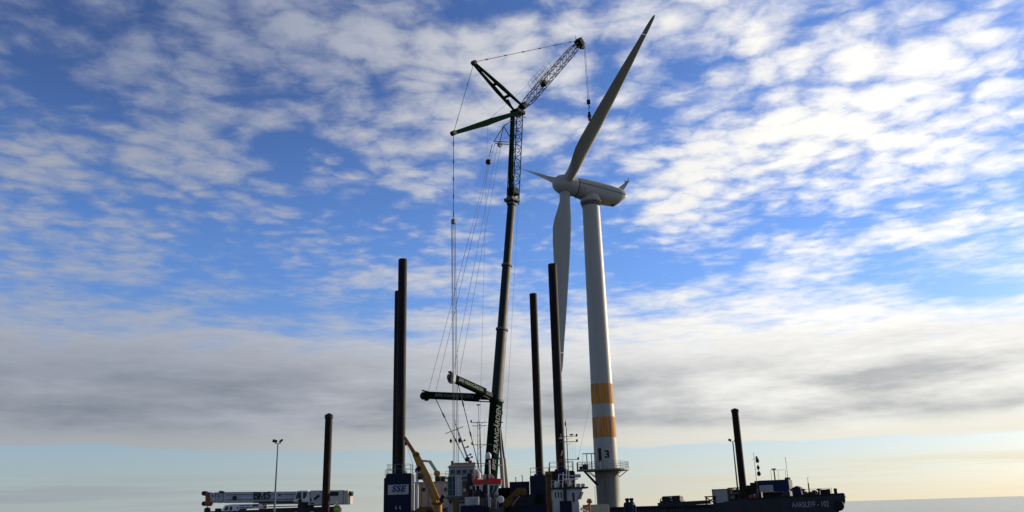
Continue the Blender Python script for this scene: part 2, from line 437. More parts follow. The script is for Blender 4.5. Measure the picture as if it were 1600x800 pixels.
def window(parent, c, ux, uy, w, h, frame='white', pane='glass', fw=0.06, name='window'):
    ux = Vector(ux).normalized(); uy = Vector(uy).normalized(); n = ux.cross(uy); c = Vector(c)
    f = MB()
    for s in (-1, 1):
        f.frame(c + ux * s * (w / 2) + n * 0.02, ux, uy, n, (fw, h + fw, 0.07))
        f.frame(c + uy * s * (h / 2) + n * 0.02, ux, uy, n, (w - fw, fw, 0.066))
    fo = f.build(name, M[frame], parent)
    MB().frame(c + n * 0.012, ux, uy, n, (w - fw, h - fw, 0.02)).build('pane', M[pane], fo)
    return fo

def railing(parent, pts, h=1.1, step=1.2, r=0.022, rails=(1.0, 0.55), m='galv', closed=False, name='railing'):
    b = MB(); pts = [Vector(p) for p in pts]
    if closed: pts = pts + [pts[0]]
    for a, c in zip(pts[:-1], pts[1:]):
        L = (c - a).length; k = max(1, round(L / step))
        for i in range(k + 1):
            p = a.lerp(c, i / k)
            b.tube(p, p + Z_ * h, r, n=6)
        for q in rails:
            b.tube(a + Z_ * h * q, c + Z_ * h * q, r * 0.9, n=6)
    return b.build(name, M[m], parent)

def ladder(parent, p, q, side, w=0.45, m='galv'):
    b = MB(); p, q, side = Vector(p), Vector(q), Vector(side).normalized()
    for s in (-1, 1): b.tube(p + side * s * w / 2, q + side * s * w / 2, 0.025, n=6)
    L = (q - p).length; k = int(L / 0.3)
    for i in range(1, k): b.tube(p.lerp(q, i / k) - side * w / 2, p.lerp(q, i / k) + side * w / 2, 0.016, n=5)
    return b.build('ladder', M[m], parent)

def container(name, label, c, size, yaw, m, cat='container', frame=None, doors=True, group=None):
    """steel box with corner posts, ribbed walls and doors; c is the middle of its floor"""
    c = Vector(c); t = thing(name, label, cat, c, group)
    ax = Vector((math.cos(yaw), math.sin(yaw), 0)); ay = Vector((-math.sin(yaw), math.cos(yaw), 0))
    lx, ly, lz = size
    b = MB().frame(c + Z_ * lz / 2, ax, ay, Z_, (lx - 0.12, ly - 0.12, lz - 0.1))
    for s in (-1, 1):
        k = max(3, int(lx / 0.3))
        for i in range(k):
            b.frame(c + Z_ * lz / 2 + ax * ((i + 0.5) / k - 0.5) * (lx - 0.3) + ay * s * (ly / 2 - 0.05), ax, ay, Z_, (0.14, 0.05, lz - 0.3))
        k = max(3, int(ly / 0.3))
        for i in range(k):
            b.frame(c + Z_ * lz / 2 + ay * ((i + 0.5) / k - 0.5) * (ly - 0.3) + ax * s * (lx / 2 - 0.05), ax, ay, Z_, (0.05, 0.14, lz - 0.3))
    b.build('ribbed_wall', m, t)
    f = MB()
    for sx in (-1, 1):
        for sy in (-1, 1):
            f.frame(c + ax * sx * (lx / 2 - 0.06) + ay * sy * (ly / 2 - 0.06) + Z_ * lz / 2, ax, ay, Z_, (0.13, 0.13, lz))
    for zz in (0.07, lz - 0.07):
        for s in (-1, 1):
            f.frame(c + ay * s * (ly / 2 - 0.06) + Z_ * zz, ax, ay, Z_, (lx - 0.26, 0.11, 0.13))
            f.frame(c + ax * s * (lx / 2 - 0.06) + Z_ * zz, ax, ay, Z_, (0.11, ly - 0.26, 0.13))
    f.build('corner_frame', frame or m, t)
    if doors:
        for s in (-1, 1):
            d = MB().frame(c + ax * (lx / 2 + 0.012) + ay * s * (ly / 4 - 0.04) + Z_ * lz / 2, ax, ay, Z_, (0.05, ly / 2 - 0.16, lz - 0.34)).build('door', m, t)
            MB().tube(c + ax * (lx / 2 + 0.06) + ay * s * 0.2 + Z_ * 0.2, c + ax * (lx / 2 + 0.06) + ay * s * 0.2 + Z_ * (lz - 0.2), 0.025, n=6).build('lock_rod', M['galv'], d)
    return t

# ================================================================== sea
def sea_material():
    m = bpy.data.materials.new('sea_water'); m.use_nodes = True
    nt = m.node_tree; b = nt.nodes['Principled BSDF']; L = nt.links.new
    b.inputs['Base Color'].default_value = (0.030, 0.042, 0.046, 1)
    b.inputs['Roughness'].default_value = 0.16; b.inputs['IOR'].default_value = 1.33
    tc = nt.nodes.new('ShaderNodeTexCoord')
    h = None
    for sc, st, w in ((0.05, (1, 0.5, 1), 1.0), (0.3, (1, 0.45, 1), 0.35), (1.6, (1, 0.6, 1), 0.08)):
        mp = nt.nodes.new('ShaderNodeMapping'); L(tc.outputs['Object'], mp.inputs[0]); mp.inputs['Scale'].default_value = st
        mp.inputs['Rotation'].default_value = (0, 0, 0.5)
        n = nt.nodes.new('ShaderNodeTexNoise'); L(mp.outputs[0], n.inputs['Vector']); n.inputs['Scale'].default_value = sc; n.inputs['Detail'].default_value = 3
        k = nt.nodes.new('ShaderNodeMath'); k.operation = 'MULTIPLY_ADD'; L(n.outputs[0], k.inputs[0]); k.inputs[1].default_value = w
        if h is None: k.inputs[2].default_value = 0
        else: L(h, k.inputs[2])
        h = k.outputs[0]
    bp = nt.nodes.new('ShaderNodeBump'); bp.inputs['Strength'].default_value = 0.6; bp.inputs['Distance'].default_value = 0.9
    L(h, bp.inputs['Height']); L(bp.outputs[0], b.inputs['Normal'])
    return m
S = 26000.0
struct(MB().add([(-S, -3000, 0), (S, -3000, 0), (S, S, 0), (-S, S, 0)], [(0, 1, 2, 3)]).build('sea', sea_material()))

# quay below the left-hand crane
QZ = 2.5
q = MB().span((-70, 79, -3), (-20.6, 108, QZ - 0.35)).build('quay', M['concrete']); struct(q)
MB().span((-70.3, 78.7, QZ - 0.345), (-20.3, 108.3, QZ)).build('quay_cope', M['concrete'], q)

# ================================================================== wind turbine
HUB = Vector((10.198, 142.07, 60.274))
PSI, TILT, TH0, RAKE = R_(22.188), R_(5.779), R_(-59.1), R_(-1.18)
A_ = Vector((math.cos(PSI) * math.cos(TILT), math.sin(PSI) * math.cos(TILT), -math.sin(TILT)))   # towards the nacelle tail
HH = Vector((-math.sin(PSI), math.cos(PSI), 0))
UP = A_.cross(HH); UP = UP if UP.z > 0 else -UP
TW = Vector((14.94, 144.0, 0))
def build_turbine():
    t = thing('wind_turbine', 'tall white wind turbine with two orange bands and the number 3', 'wind turbine', TW)
    tower_r = lambda z: 2.03 + (1.60 - 2.03) * (z - 9.3) / (57.0 - 9.3)
    prof = [(tower_r(z), z) for z in (9.3, 14, 20, 26, 32, 38, 44, 50, 56.6)]
    tower = MB().lathe(prof, TW, n=64).build('tower', M['turbine'], t, smooth=True)
    for z in (26.2, 41.5):
        MB().lathe([(tower_r(z) + 0.012, z), (tower_r(z) + 0.012, z + 0.07)], TW, n=64).build('weld_seam', M['turbine'], tower, smooth=True)
    MB().lathe([(1.60, 56.6), (1.72, 56.62), (1.78, 56.75), (1.78, 57.15), (1.70, 57.25)], TW, n=64).build('yaw_ring', M['yawring'], t, smooth=True)
    MB().lathe([(1.84, 57.22), (1.95, 57.3), (1.93, 57.8), (1.80, 58.4), (1.55, 59.0), (1.2, 59.6)], TW, n=48).build('tower_neck_fairing', M['turbine'], t, smooth=True, ang=60)
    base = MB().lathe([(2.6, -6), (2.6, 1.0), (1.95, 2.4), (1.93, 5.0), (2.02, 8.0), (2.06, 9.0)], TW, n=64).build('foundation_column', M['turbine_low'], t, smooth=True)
    # orange bands of vertical strips
    for z0, z1 in ((20.1, 23.6), (14.45, 17.95)):
        b = MB()
        for k in range(24):
            a0, a1 = 2 * math.pi * (k + 0.1) / 24, 2 * math.pi * (k + 0.9) / 24
            rings = []
            for zz in (z0, (z0 + z1) / 2 - 0.03):
                zt = zz + (z1 - z0) / 2 - 0.03
                vs = []
                for a in [a0 + (a1 - a0) * i / 3 for i in range(4)]:
                    for z in (zz, zt):
                        vs.append(TW + Vector((math.cos(a), math.sin(a), 0)) * (tower_r(z) + 0.02) + Z_ * z)
                b.add(vs, [(2 * i, 2 * i + 2, 2 * i + 3, 2 * i + 1) for i in range(3)])
        stuff(b.build('orange_band', M['orange'], tower, smooth=True))
    # number and door face the camera side
    def onwall(p, dz):
        d = p - TW; d.z = 0
        return TW + d.normalized() * (tower_r(p.z) + 0.02 + dz) + Z_ * p.z
    a = math.atan2(-TW.y, -TW.x)
    def facing(off): return Vector((math.cos(a + off), math.sin(a + off), 0))
    nrm = facing(0.12); ux = Z_.cross(nrm)
    text('3', 1.75, TW + nrm * 2.0 + Z_ * 11.55, ux, Z_, M['black'], tower, 'number', bold=0.07, wrap=onwall)
    b = MB(); nrm = facing(-0.48); ux = Z_.cross(nrm)
    text('v', 0.3, TW + facing(0.12) * 2.0 + Z_ * 10.6, Z_.cross(facing(0.12)), Z_, M['seam'], tower, 'mark', wrap=onwall)
    c = TW + nrm * (tower_r(11.5) - 0.05) + Z_ * 11.6
    MB().frame(c, ux, Z_, nrm, (0.62, 2.1, 0.2)).build('door', M['black'], t, bevel=0.05)
    f = MB().frame(c + ux * 0.42 + nrm * 0.12, ux, Z_, nrm, (0.10, 2.3, 0.35)).frame(c - ux * 0.37 + nrm * 0.05, ux, Z_, nrm, (0.08, 2.3, 0.22)).frame(c + Z_ * 1.11 + nrm * 0.03, ux, Z_, nrm, (0.66, 0.08, 0.22))
    f.build('door_frame', M['turbine'], t)
    # service platform: round gallery plus a landing towards the crane
    PZ = 9.25
    ring = [(3.75, -0.28), (3.75, 0.0), (2.04, 0.0), (2.04, -0.22)]
    pl = MB().lathe(ring, TW + Z_ * PZ, n=24, cap=False).build('gallery_deck', M['grate'], t)
    land = MB().span((TW.x - 5.1, TW.y - 3.3, PZ - 0.3), (TW.x - 1.2, TW.y - 0.5, PZ - 0.02))
    land.build('landing_deck', M['grate'], t)
    ringpts = []
    for k in range(17):
        ang = R_(-112 + k * 18.4)
        ringpts.append(TW + Vector((math.cos(ang) * 3.68, math.sin(ang) * 3.68, PZ)))
    railing(t, ringpts, 1.15, 1.2, 0.032, (1.0, 0.66, 0.33), 'galv')
    L0 = Vector((TW.x - 5.05, TW.y - 3.25, PZ))
    railing(t, [L0 + Vector((3.7, 0, 0)), L0, L0 + Vector((0, 2.7, 0)), L0 + Vector((2.2, 2.7, 0))], 1.15, 0.8, 0.032, (1.0, 0.66, 0.33), 'galv')
    k = MB().frame(L0 + Vector((1.3, 1.2, 0.42)), X_, Y_, Z_, (0.9, 0.7, 0.8)).frame(L0 + Vector((0.55, 1.0, 0.25)), X_, Y_, Z_, (0.5, 0.5, 0.5))
    k.build('winch_box', M['dark'], t, bevel=0.05)
    d = MB()
    for dx, dy in ((1.6, 0.9), (2.4, 0.9)): d.tube(L0 + Vector((dx, dy, 0)), L0 + Vector((dx, dy, 2.5)), 0.07, n=8)
    d.beam(L0 + Vector((0.9, 0.9, 2.52)), L0 + Vector((3.0, 0.9, 2.52)), 0.16, 0.14)
    d.build('davit_frame', M['steel'], t)
    MB().tube(L0 + Vector((0.9, 0.9, 2.45)), L0 + Vector((0.9, 0.9, 0.4)), 0.02, n=5).build('davit_rope', M['rope'], t)
    for p, r in (((-3.9, -2.6), (-1.7, -1.1)), ((-3.9, -1.0), (-1.9, -0.4))):
        MB().tube(TW + Vector((*p, PZ - 0.3)), TW + Vector((*r, PZ - 2.5)), 0.11, n=8).build('platform_brace', M['steel'], t)
    for k in range(6):
        ang = R_(-60 + 50 * k)
        dv = Vector((math.cos(ang), math.sin(ang), 0))
        MB().tube(TW + dv * 3.5 + Z_ * (PZ - 0.26), TW + dv * 1.9 + Z_ * (PZ - 1.4), 0.07, n=6).build('gallery_bracket', M['steel'], t)
    dv = facing(-0.35)
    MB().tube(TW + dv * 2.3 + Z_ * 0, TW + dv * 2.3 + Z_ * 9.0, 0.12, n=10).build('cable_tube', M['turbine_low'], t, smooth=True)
    dv = facing(-1.05)
    ladder(t, TW + dv * 2.35 + Z_ * 0.5, TW + dv * 2.35 + Z_ * 6.6, Z_.cross(dv), 0.6, 'offwhite')

    # nacelle
    def section(s, hw, top, bot, e=2.6, n=36):
        pts = []
        for i in range(n):
            q = 2 * math.pi * i / n
            cx = math.copysign(abs(math.cos(q)) ** (2 / e), math.cos(q)); sy = math.copysign(abs(math.sin(q)) ** (2 / e), math.sin(q))
            z = sy * (top if sy > 0 else bot)
            pts.append(HUB + A_ * s + HH * cx * hw + UP * z)
        return pts
    secs = [(2.25, 1.72, 1.72, 1.75, 2.1), (2.5, 1.80, 1.80, 1.85, 2.2), (4.0, 1.85, 1.86, 2.05, 2.5), (6.5, 1.85, 1.80, 2.05, 2.8), (9.0, 1.82, 1.62, 1.95, 3.4),
            (10.9, 1.76, 1.38, 1.80, 3.8), (11.15, 1.75, 1.34, 1.72, 3.8), (12.3, 1.62, 1.12, 0.72, 3.6), (12.5, 1.5, 0.98, 0.5, 3.2)]
    secs = [(q[0] if q[0] < 4.5 else 4.0 + (q[0] - 4.0) * 0.94, *q[1:]) for q in secs]
    nac = MB().loft([section(*q) for q in secs]).build('nacelle', M['turbine'], t, smooth=True, ang=50)
    for s in (-1, 1):
        b = MB(); pts = []
        for k in range(len(secs) - 1):
            q = secs[k]; z = 0.42 - 0.03 * q[0]
            z = min(z, q[2])
            w = q[1] * (1 - abs(z / q[2]) ** q[4]) ** (1 / q[4])
            pts.append(HUB + A_ * q[0] + HH * s * (w + 0.012) + UP * z)
        for p, r in zip(pts[:-1], pts[1:]): b.beam(p, r, 0.04, 0.10, UP)
        b.build('side_seam', M['seam'], nac)
    MB().frame(HUB + A_ * 9.8 - UP * 1.80, A_, HH, UP, (0.9, 0.8, 0.15)).build('underside_vent', M['black'], nac, bevel=0.03)
    MB().tube(HUB + A_ * 3.2 - HH * 1.85 - UP * 0.6, HUB + A_ * 3.2 - HH * 1.95 - UP * 0.6, 0.12, n=12).build('lifting_lug', M['galv'], nac)
    MB().lathe([(1.78, 2.1), (1.80, 2.12), (1.80, 2.22), (1.74, 2.26)], HUB, A_, 48).build('hub_gap_ring', M['seam'], nac, smooth=True)
    MB().beam(HUB + A_ * 2.4 - UP * 1.8, HUB + A_ * 2.2 - UP * 2.2, 0.12, 0.12).build('wind_hook', M['seam'], nac)
    # tail fin with wind instruments
    fin = [HUB + A_ * (p - 0.5) + UP * q for p, q in ((10.2, 1.1), (12.4, 0.8), (12.75, 1.75), (13.3, 2.75), (13.95, 3.95), (13.45, 3.95), (12.5, 2.85), (11.5, 1.85))]
    f = MB().prism([p - HH * 0.08 for p in fin], HH * 0.16).build('tail_fin', M['turbine'], nac, bevel=0.05)
    m = MB().tube(HUB + A_ * 12.0 + UP * 2.5, HUB + A_ * 13.2 + UP * 3.75, 0.07, n=8)
    for s in (12.5, 13.15):
        q = HUB + A_ * s + UP * (3.75 - (13.2 - s) * 1.04)
        m.tube(q, q + UP * 0.55, 0.03, n=6); m.ball(q + UP * 0.6, 0.13, 8)
    m.build('wind_sensor_mast', M['seam'], f, smooth=True)
    # hub
    prof = [(0.03, -2.45), (0.55, -2.38), (1.05, -2.12), (1.5, -1.6), (1.8, -0.9), (1.93, 0.0), (1.92, 0.9), (1.84, 1.6), (1.76, 2.08)]
    hub = MB().lathe(prof, HUB, A_, 48).build('hub', M['turbine'], t, smooth=True, ang=60)
    # blades, feathered: chord along the rotor axis
    st = [(1.2, 2.15, 1.0, 0.5), (1.9, 2.0, 1.0, 0.5), (2.5, 1.9, 1.0, 0.5), (3.4, 1.95, 0.95, 0.5), (5.0, 2.4, 0.72, 0.55), (6.8, 3.0, 0.46, 0.60), (8.6, 3.3, 0.34, 0.63), (11, 3.25, 0.28, 0.63),
          (14, 2.98, 0.24, 0.62), (18, 2.55, 0.21, 0.61), (22, 2.08, 0.19, 0.60), (26, 1.62, 0.18, 0.59), (30, 1.06, 0.17, 0.58), (31.6, 0.92, 0.17, 0.57)]
    tip = [(31.68, 0.90, 0.17, 0.57), (33.0, 0.78, 0.16, 0.57), (34.2, 0.60, 0.16, 0.56), (34.9, 0.38, 0.16, 0.55), (35.2, 0.08, 0.2, 0.5)]
    for k in range(3):
        th = TH0 + k * 2 * math.pi / 3
        bdir = (UP * math.cos(th) + HH * math.sin(th)); B = (bdir * math.cos(RAKE) - A_ * math.sin(RAKE)).normalized()
        T0 = B.cross(A_).normalized(); Cx = T0.cross(B).normalized()       # Cx: chord direction, tail-wards
        def rings(stn):
            out = []
            for r, ch, th_, off in stn:
                tw = R_(24) * (1 - r / 35.2)
                cd = Cx * math.cos(tw) + T0 * math.sin(tw); td = T0 * math.cos(tw) - Cx * math.sin(tw)
                ring = []
                for i in range(20):
                    q = 2 * math.pi * i / 20
                    cx = math.cos(q)                       # +1 leading edge (tail-wards), -1 trailing edge
                    blunt = min(1, max(0, (th_ - 0.35) / 0.6))
                    shp = math.sin(q) * (blunt + (1 - blunt) * (0.55 + 0.5 * cx - 0.05 * cx * cx))
                    x = ch * (0.5 * cx + 0.5 - off)
                    ring.append(HUB + B * r + cd * x + td * (ch * th_ * 0.5 * shp) * (1.15 if th_ < 0.9 else 1))
                out.append(ring)
            return out
        bl = MB().loft(rings(st)).build('blade', M['turbine'], t, smooth=True, ang=60)
        MB().loft(rings(tip)).build('blade_tip', M['turbine'], bl, smooth=True, ang=60)
        MB().lathe([(1.02, 1.85), (1.035, 1.9), (1.02, 2.05), (0.99, 2.1)], HUB, B, 32).build('root_collar', M['turbine'], bl, smooth=True)
    # climbing ropes left on the tower
    MB().path([at(938, 640, 141.9), at(933, 690, 141.8), at(930, 724, 141.2)], 0.022).build('white_rope', M['rope_pale'], t)
build_turbine()

# ================================================================== jack-up barge
DZ = 2.4                                   # deck level
LEGS = dict(A=Vector((-14.13, 102.0, 0)), C=Vector((5.15, 102.0, 0)), B=Vector((-17.2, 120.0, 0)), D=Vector((3.0, 120.0, 0)))
def build_jackup():
    t = thing('jack_up_barge', 'jack-up barge with four tall rusty legs and dark blue jack houses', 'barge', (-4, 111, 0))
    pts = [(-20.4, 98.6), (12.6, 98.6), (11.0, 123.0), (-20.4, 123.0)]
    MB().prism([Vector((x, y, 0.2)) for x, y in pts], (0, 0, DZ - 0.25)).build('hull', M['hull'], t, bevel=0.15)
    MB().prism([Vector((x * 0.995, 111 + (y - 111) * 0.99, DZ - 0.04)) for x, y in pts], (0, 0, 0.05)).build('deck', M['grate'], t)
    tops = dict(A=34.45, B=35.0, C=33.2, D=34.0)
    house = dict(A=(2.85, 2.6, 7.6), B=(2.85, 2.6, 7.9), C=(2.9, 2.6, 7.35), D=(2.7, 2.6, 7.6))
    for k, p in LEGS.items():
        top = tops[k]
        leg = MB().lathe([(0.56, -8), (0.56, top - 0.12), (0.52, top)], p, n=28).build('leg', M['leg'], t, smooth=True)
        for z in (14.0, 20.0, 26.0):
            MB().lathe([(0.568, z), (0.568, z + 0.1)], p, n=28).build('weld_ring', M['leg'], leg, smooth=True)
        w, d, top = house[k]
        h = MB()
        c = p + Z_ * ((top + DZ) / 2)
        h.frame(c, X_, Y_, Z_, (w, d, top - DZ))
        hb = h.build('jack_house', M['blue'], t, bevel=0.06)
        fr = MB()
        for sx in (-1, 1):
            for sy in (-1, 1):
                fr.frame(p + Vector((sx * (w / 2 - 0.02), sy * (d / 2 - 0.02), (top + DZ) / 2)), X_, Y_, Z_, (0.16, 0.16, top - DZ - 0.2))
        stuff(fr.build('corner_post', M['blue'], hb))
        q = p + Z_ * top
        railing(hb, [q + Vector((sx * w / 2 * 0.96, sy * d / 2 * 0.96, 0)) for sx, sy in ((-1, -1), (1, -1), (1, 1), (-1, 1))], 1.05, 0.9, 0.022, (1.0, 0.5), 'galv', closed=True)
        MB().lathe([(0.8, 0), (0.8, 0.22), (0.66, 0.3), (0.58, 0.3)], p + Z_ * (top - 0.02), n=24, cap=False).build('leg_guide', M['blue'], hb, smooth=True)
    # sign on the near house
    p = LEGS['A']; w, d, top = house['A']
    face = p.y - d / 2
    c = Vector((p.x - 0.02, face - 0.07, 0)); zc = at(624, 765, face).z
    c.z = zc
    sg = MB().frame(c, X_, Z_, Y_, (2.42, 1.12, 0.08)).build('sign_board', M['grey'], t)
    text('SSE', 0.92, c + Vector((0, -0.045, 0.08)), X_, Z_, M['navy'], sg, 'lettering', bold=0.035, shear=0.25, space=1.05, sx=1.18)
    MB().frame(c + Vector((-0.1, -0.045, -0.33)), X_, Z_, Y_, (1.5, 0.035, 0.012)).build('underline', M['navy'], sg)
    for dx in (-0.35, 0.12):
        q = Vector((p.x + dx, face - 0.1, at(621, 793, face).z))
        b = MB().beam(q, q + Vector((0.16, 0, -0.22)), 0.05, 0.05, Y_).beam(q + Vector((0.1, 0, -0.1)), q + Vector((0.1, 0, 0.22)), 0.05, 0.05, Y_).beam(q + Vector((0.0, 0, -0.1)), q + Vector((0.26, 0, -0.12)), 0.045, 0.05, Y_)
        b.build('rope_hook', M['white'], t)
    ladder(t, Vector((p.x + w / 2 + 0.42, face + 0.15, DZ)), Vector((p.x + w / 2 + 0.42, face + 0.15, top + 1.0)), X_, 0.42, 'white')
    MB().tube(Vector((p.x + w / 2 + 0.75, face + 0.2, DZ)), Vector((p.x + w / 2 + 0.75, face + 0.2, top + 0.4)), 0.16, n=12).build('vent_pipe', M['white'], t, smooth=True)
    MB().ball(Vector((p.x + w / 2 + 0.95, face + 0.1, top + 0.5)), 0.3, 12).build('vent_cowl', M['blue'], t, smooth=True)
    return t
build_jackup()

# accommodation block behind the yellow crane
def cabin_block():
    c = at(673, 798, 106.0); x0, x1 = at(648, 770, 104.5).x, at(701, 770, 104.5).x
    z1 = at(673, 754, 104.5).z
    t = thing('accommodation_cabin', 'pale grey accommodation cabin behind the yellow knuckle crane', 'cabin', ((x0 + x1) / 2, 106, DZ))
    MB().span((x0, 104.5, DZ + 1.0), (x1, 108.5, z1)).build('wall', M['offwhite'], t, bevel=0.05)
    MB().span((x0 - 0.15, 104.4, DZ + 0.01), (x1 + 0.15, 108.6, DZ + 1.0)).build('skid_base', M['midgrey'], t)
    MB().span((x0 - 0.08, 104.4, z1), (x1 + 0.08, 108.6, z1 + 0.1)).build('roof', M['grey'], t)
    for px in (662, 697): window(t, at(px, 765, 104.49), X_, Z_, 0.42, 0.38, 'midgrey')
    for k in range(1, 5):
        x = x0 + (x1 - x0) * k / 5
        MB().span((x - 0.02, 104.47, DZ + 1.1), (x + 0.02, 104.53, z1 - 0.06)).build('panel_joint', M['midgrey'], t)
    railing(t, [Vector((x0, 104.6, z1 + 0.1)), Vector((x1, 104.6, z1 + 0.1))], 0.9, 1.0, 0.02, (1.0, 0.5))
    for px in (684, 692):
        b = MB().frame(at(px, 748.5, 106), X_, Y_, Z_, (0.62, 0.9, 0.66)); b.build('roof_unit', M['dark'], t, bevel=0.05)
cabin_block()

# yellow knuckle deck crane
def deck_crane():
    Yc = 101.0
    P = lambda x, y, d=0: at(x, y, Yc + d)
    b0 = P(684, 797)
    t = thing('knuckle_boom_crane', 'yellow knuckle boom deck crane with raised telescopic arm', 'deck crane', (b0.x, Yc, DZ))
    MB().lathe([(0.75, DZ), (0.75, DZ + 0.2), (0.5, DZ + 0.3), (0.5, P(684, 786).z)], Vector((b0.x, Yc, 0)), n=20).build('pedestal', M['yellow'], t, smooth=True)
    MB().frame(P(683, 787), X_, Y_, Z_, (1.3, 1.2, 0.22)).build('slew_platform', M['dkyellow'], t, bevel=0.05)
    MB().beam(P(681, 786), P(673, 757), 0.8, 0.6, Y_, 0.6, 0.5).build('king_post', M['yellow'], t, bevel=0.05)
    m = MB().beam(P(682, 783), P(665, 742), 0.95, 0.6, Y_, 0.9, 0.56).build('main_arm', M['yellow'], t, bevel=0.06)
    MB().beam(P(668, 750), P(648, 707), 1.05, 0.7, Y_, 0.72, 0.55).build('outer_arm', M['yellow'], t, bevel=0.08)
    MB().beam(P(651, 714), P(632, 683), 0.5, 0.38, Y_, 0.34, 0.26).build('extension', M['ochre'], t, bevel=0.03)
    MB().frame(P(651, 711), X_, Y_, Z_, (0.7, 0.6, 0.5)).build('arm_collar', M['dkyellow'], t, bevel=0.06)
    MB().tube(P(676, 770, -0.35), P(660, 737, -0.35), 0.09, n=10).build('lift_cylinder', M['galv'], t, smooth=True)
    MB().tube(P(683, 789, -0.35), P(676, 770, -0.35), 0.14, n=10).build('cylinder_barrel', M['yellow'], t, smooth=True)
    fold = MB().beam(P(659, 720), P(671, 721), 0.26, 0.24, Y_).beam(P(671, 720), P(682, 737), 0.38, 0.26, Y_)
    fold.build('folded_jib', M['cream'], t, bevel=0.03)
    MB().frame(P(683, 740), X_, Y_, Z_, (0.72, 0.5, 0.62)).build('jib_winch', M['yellow'], t, bevel=0.1)
    MB().lathe([(0.42, -0.3), (0.42, 0.3)], P(657, 744), X_, 20).build('hose_drum', M['brown'], t, smooth=True)
    MB().frame(P(652, 735), X_, Y_, Z_, (0.5, 0.5, 0.55)).build('valve_box', M['blue'], t, bevel=0.08)
    for a, b in (((688, 778), (692, 786)), ((690, 774), (694, 779))):
        MB().beam(P(*a, -0.4), P(*b, -0.4), 0.3, 0.4).build('valve_bank', M['dark'], t, bevel=0.05)
    MB().tube(P(633, 686), P(645, 727), 0.02, n=5).build('hoist_wire', M['rope'], t)
    MB().tube(P(634, 690), P(634, 696), 0.12, n=8).build('hook', M['dark'], t, smooth=True)
deck_crane()

# ================================================================== big luffing-jib crane
YB, YT = 112.0, 132.0
CB = at(766, 760, YB); CT = at(905, 66, YT)
CH = Vector((CT.x - CB.x, CT.y - CB.y, 0)).normalized()      # towards the turbine
CN = Vector((CH.y, -CH.x, 0))                                  # crane's side, towards the camera
cp = lambda x, y, s=0.0: onplane(x, y, CB + CN * s, CN)
def lattice(b, p, q, w, h, n, wup, r=0.06, rd=0.035, w0=None, h0=None):
    """four-chord lattice girder with zig-zag bracing"""
    p, q = Vector(p), Vector(q); d = (q - p).normalized(); s = wup.normalized(); u = s.cross(d).normalized()
    def cor(k, f):
        e = min(1.0, (f if f < 0.5 else 1 - f) / 0.12) if w0 else 1.0
        ww = w if not w0 else w0 + (w - w0) * e; hh = h if not h0 else h0 + (h - h0) * e
        a, c = ((-1, -1), (1, -1), (1, 1), (-1, 1))[k]
        return p.lerp(q, f) + s * a * ww / 2 + u * c * hh / 2
    for i in range(n):
        f0, f1 = i / n, (i + 1) / n
        for k in range(4):
            b.tube(cor(k, f0), cor(k, f1), r, n=6)
            k2 = (k + 1) % 4
            if i % 2: b.tube(cor(k, f0), cor(k2, f1), rd, n=5)
            else: b.tube(cor(k2, f0), cor(k, f1), rd, n=5)
            b.tube(cor(k, f1), cor(k2, f1), rd, n=5)
def pendant(b, p, q, r=0.035, every=4.0, knot=0.09):
    p, q = Vector(p), Vector(q); L = (q - p).length; k = max(1, int(L / every))
    b.tube(p, q, r, n=6)
    d = (q - p).normalized()
    for i in range(1, k + 1):
        c = p.lerp(q, (i - 0.35) / k)
        b.tube(c - d * 0.32, c + d * 0.32, knot, n=6)

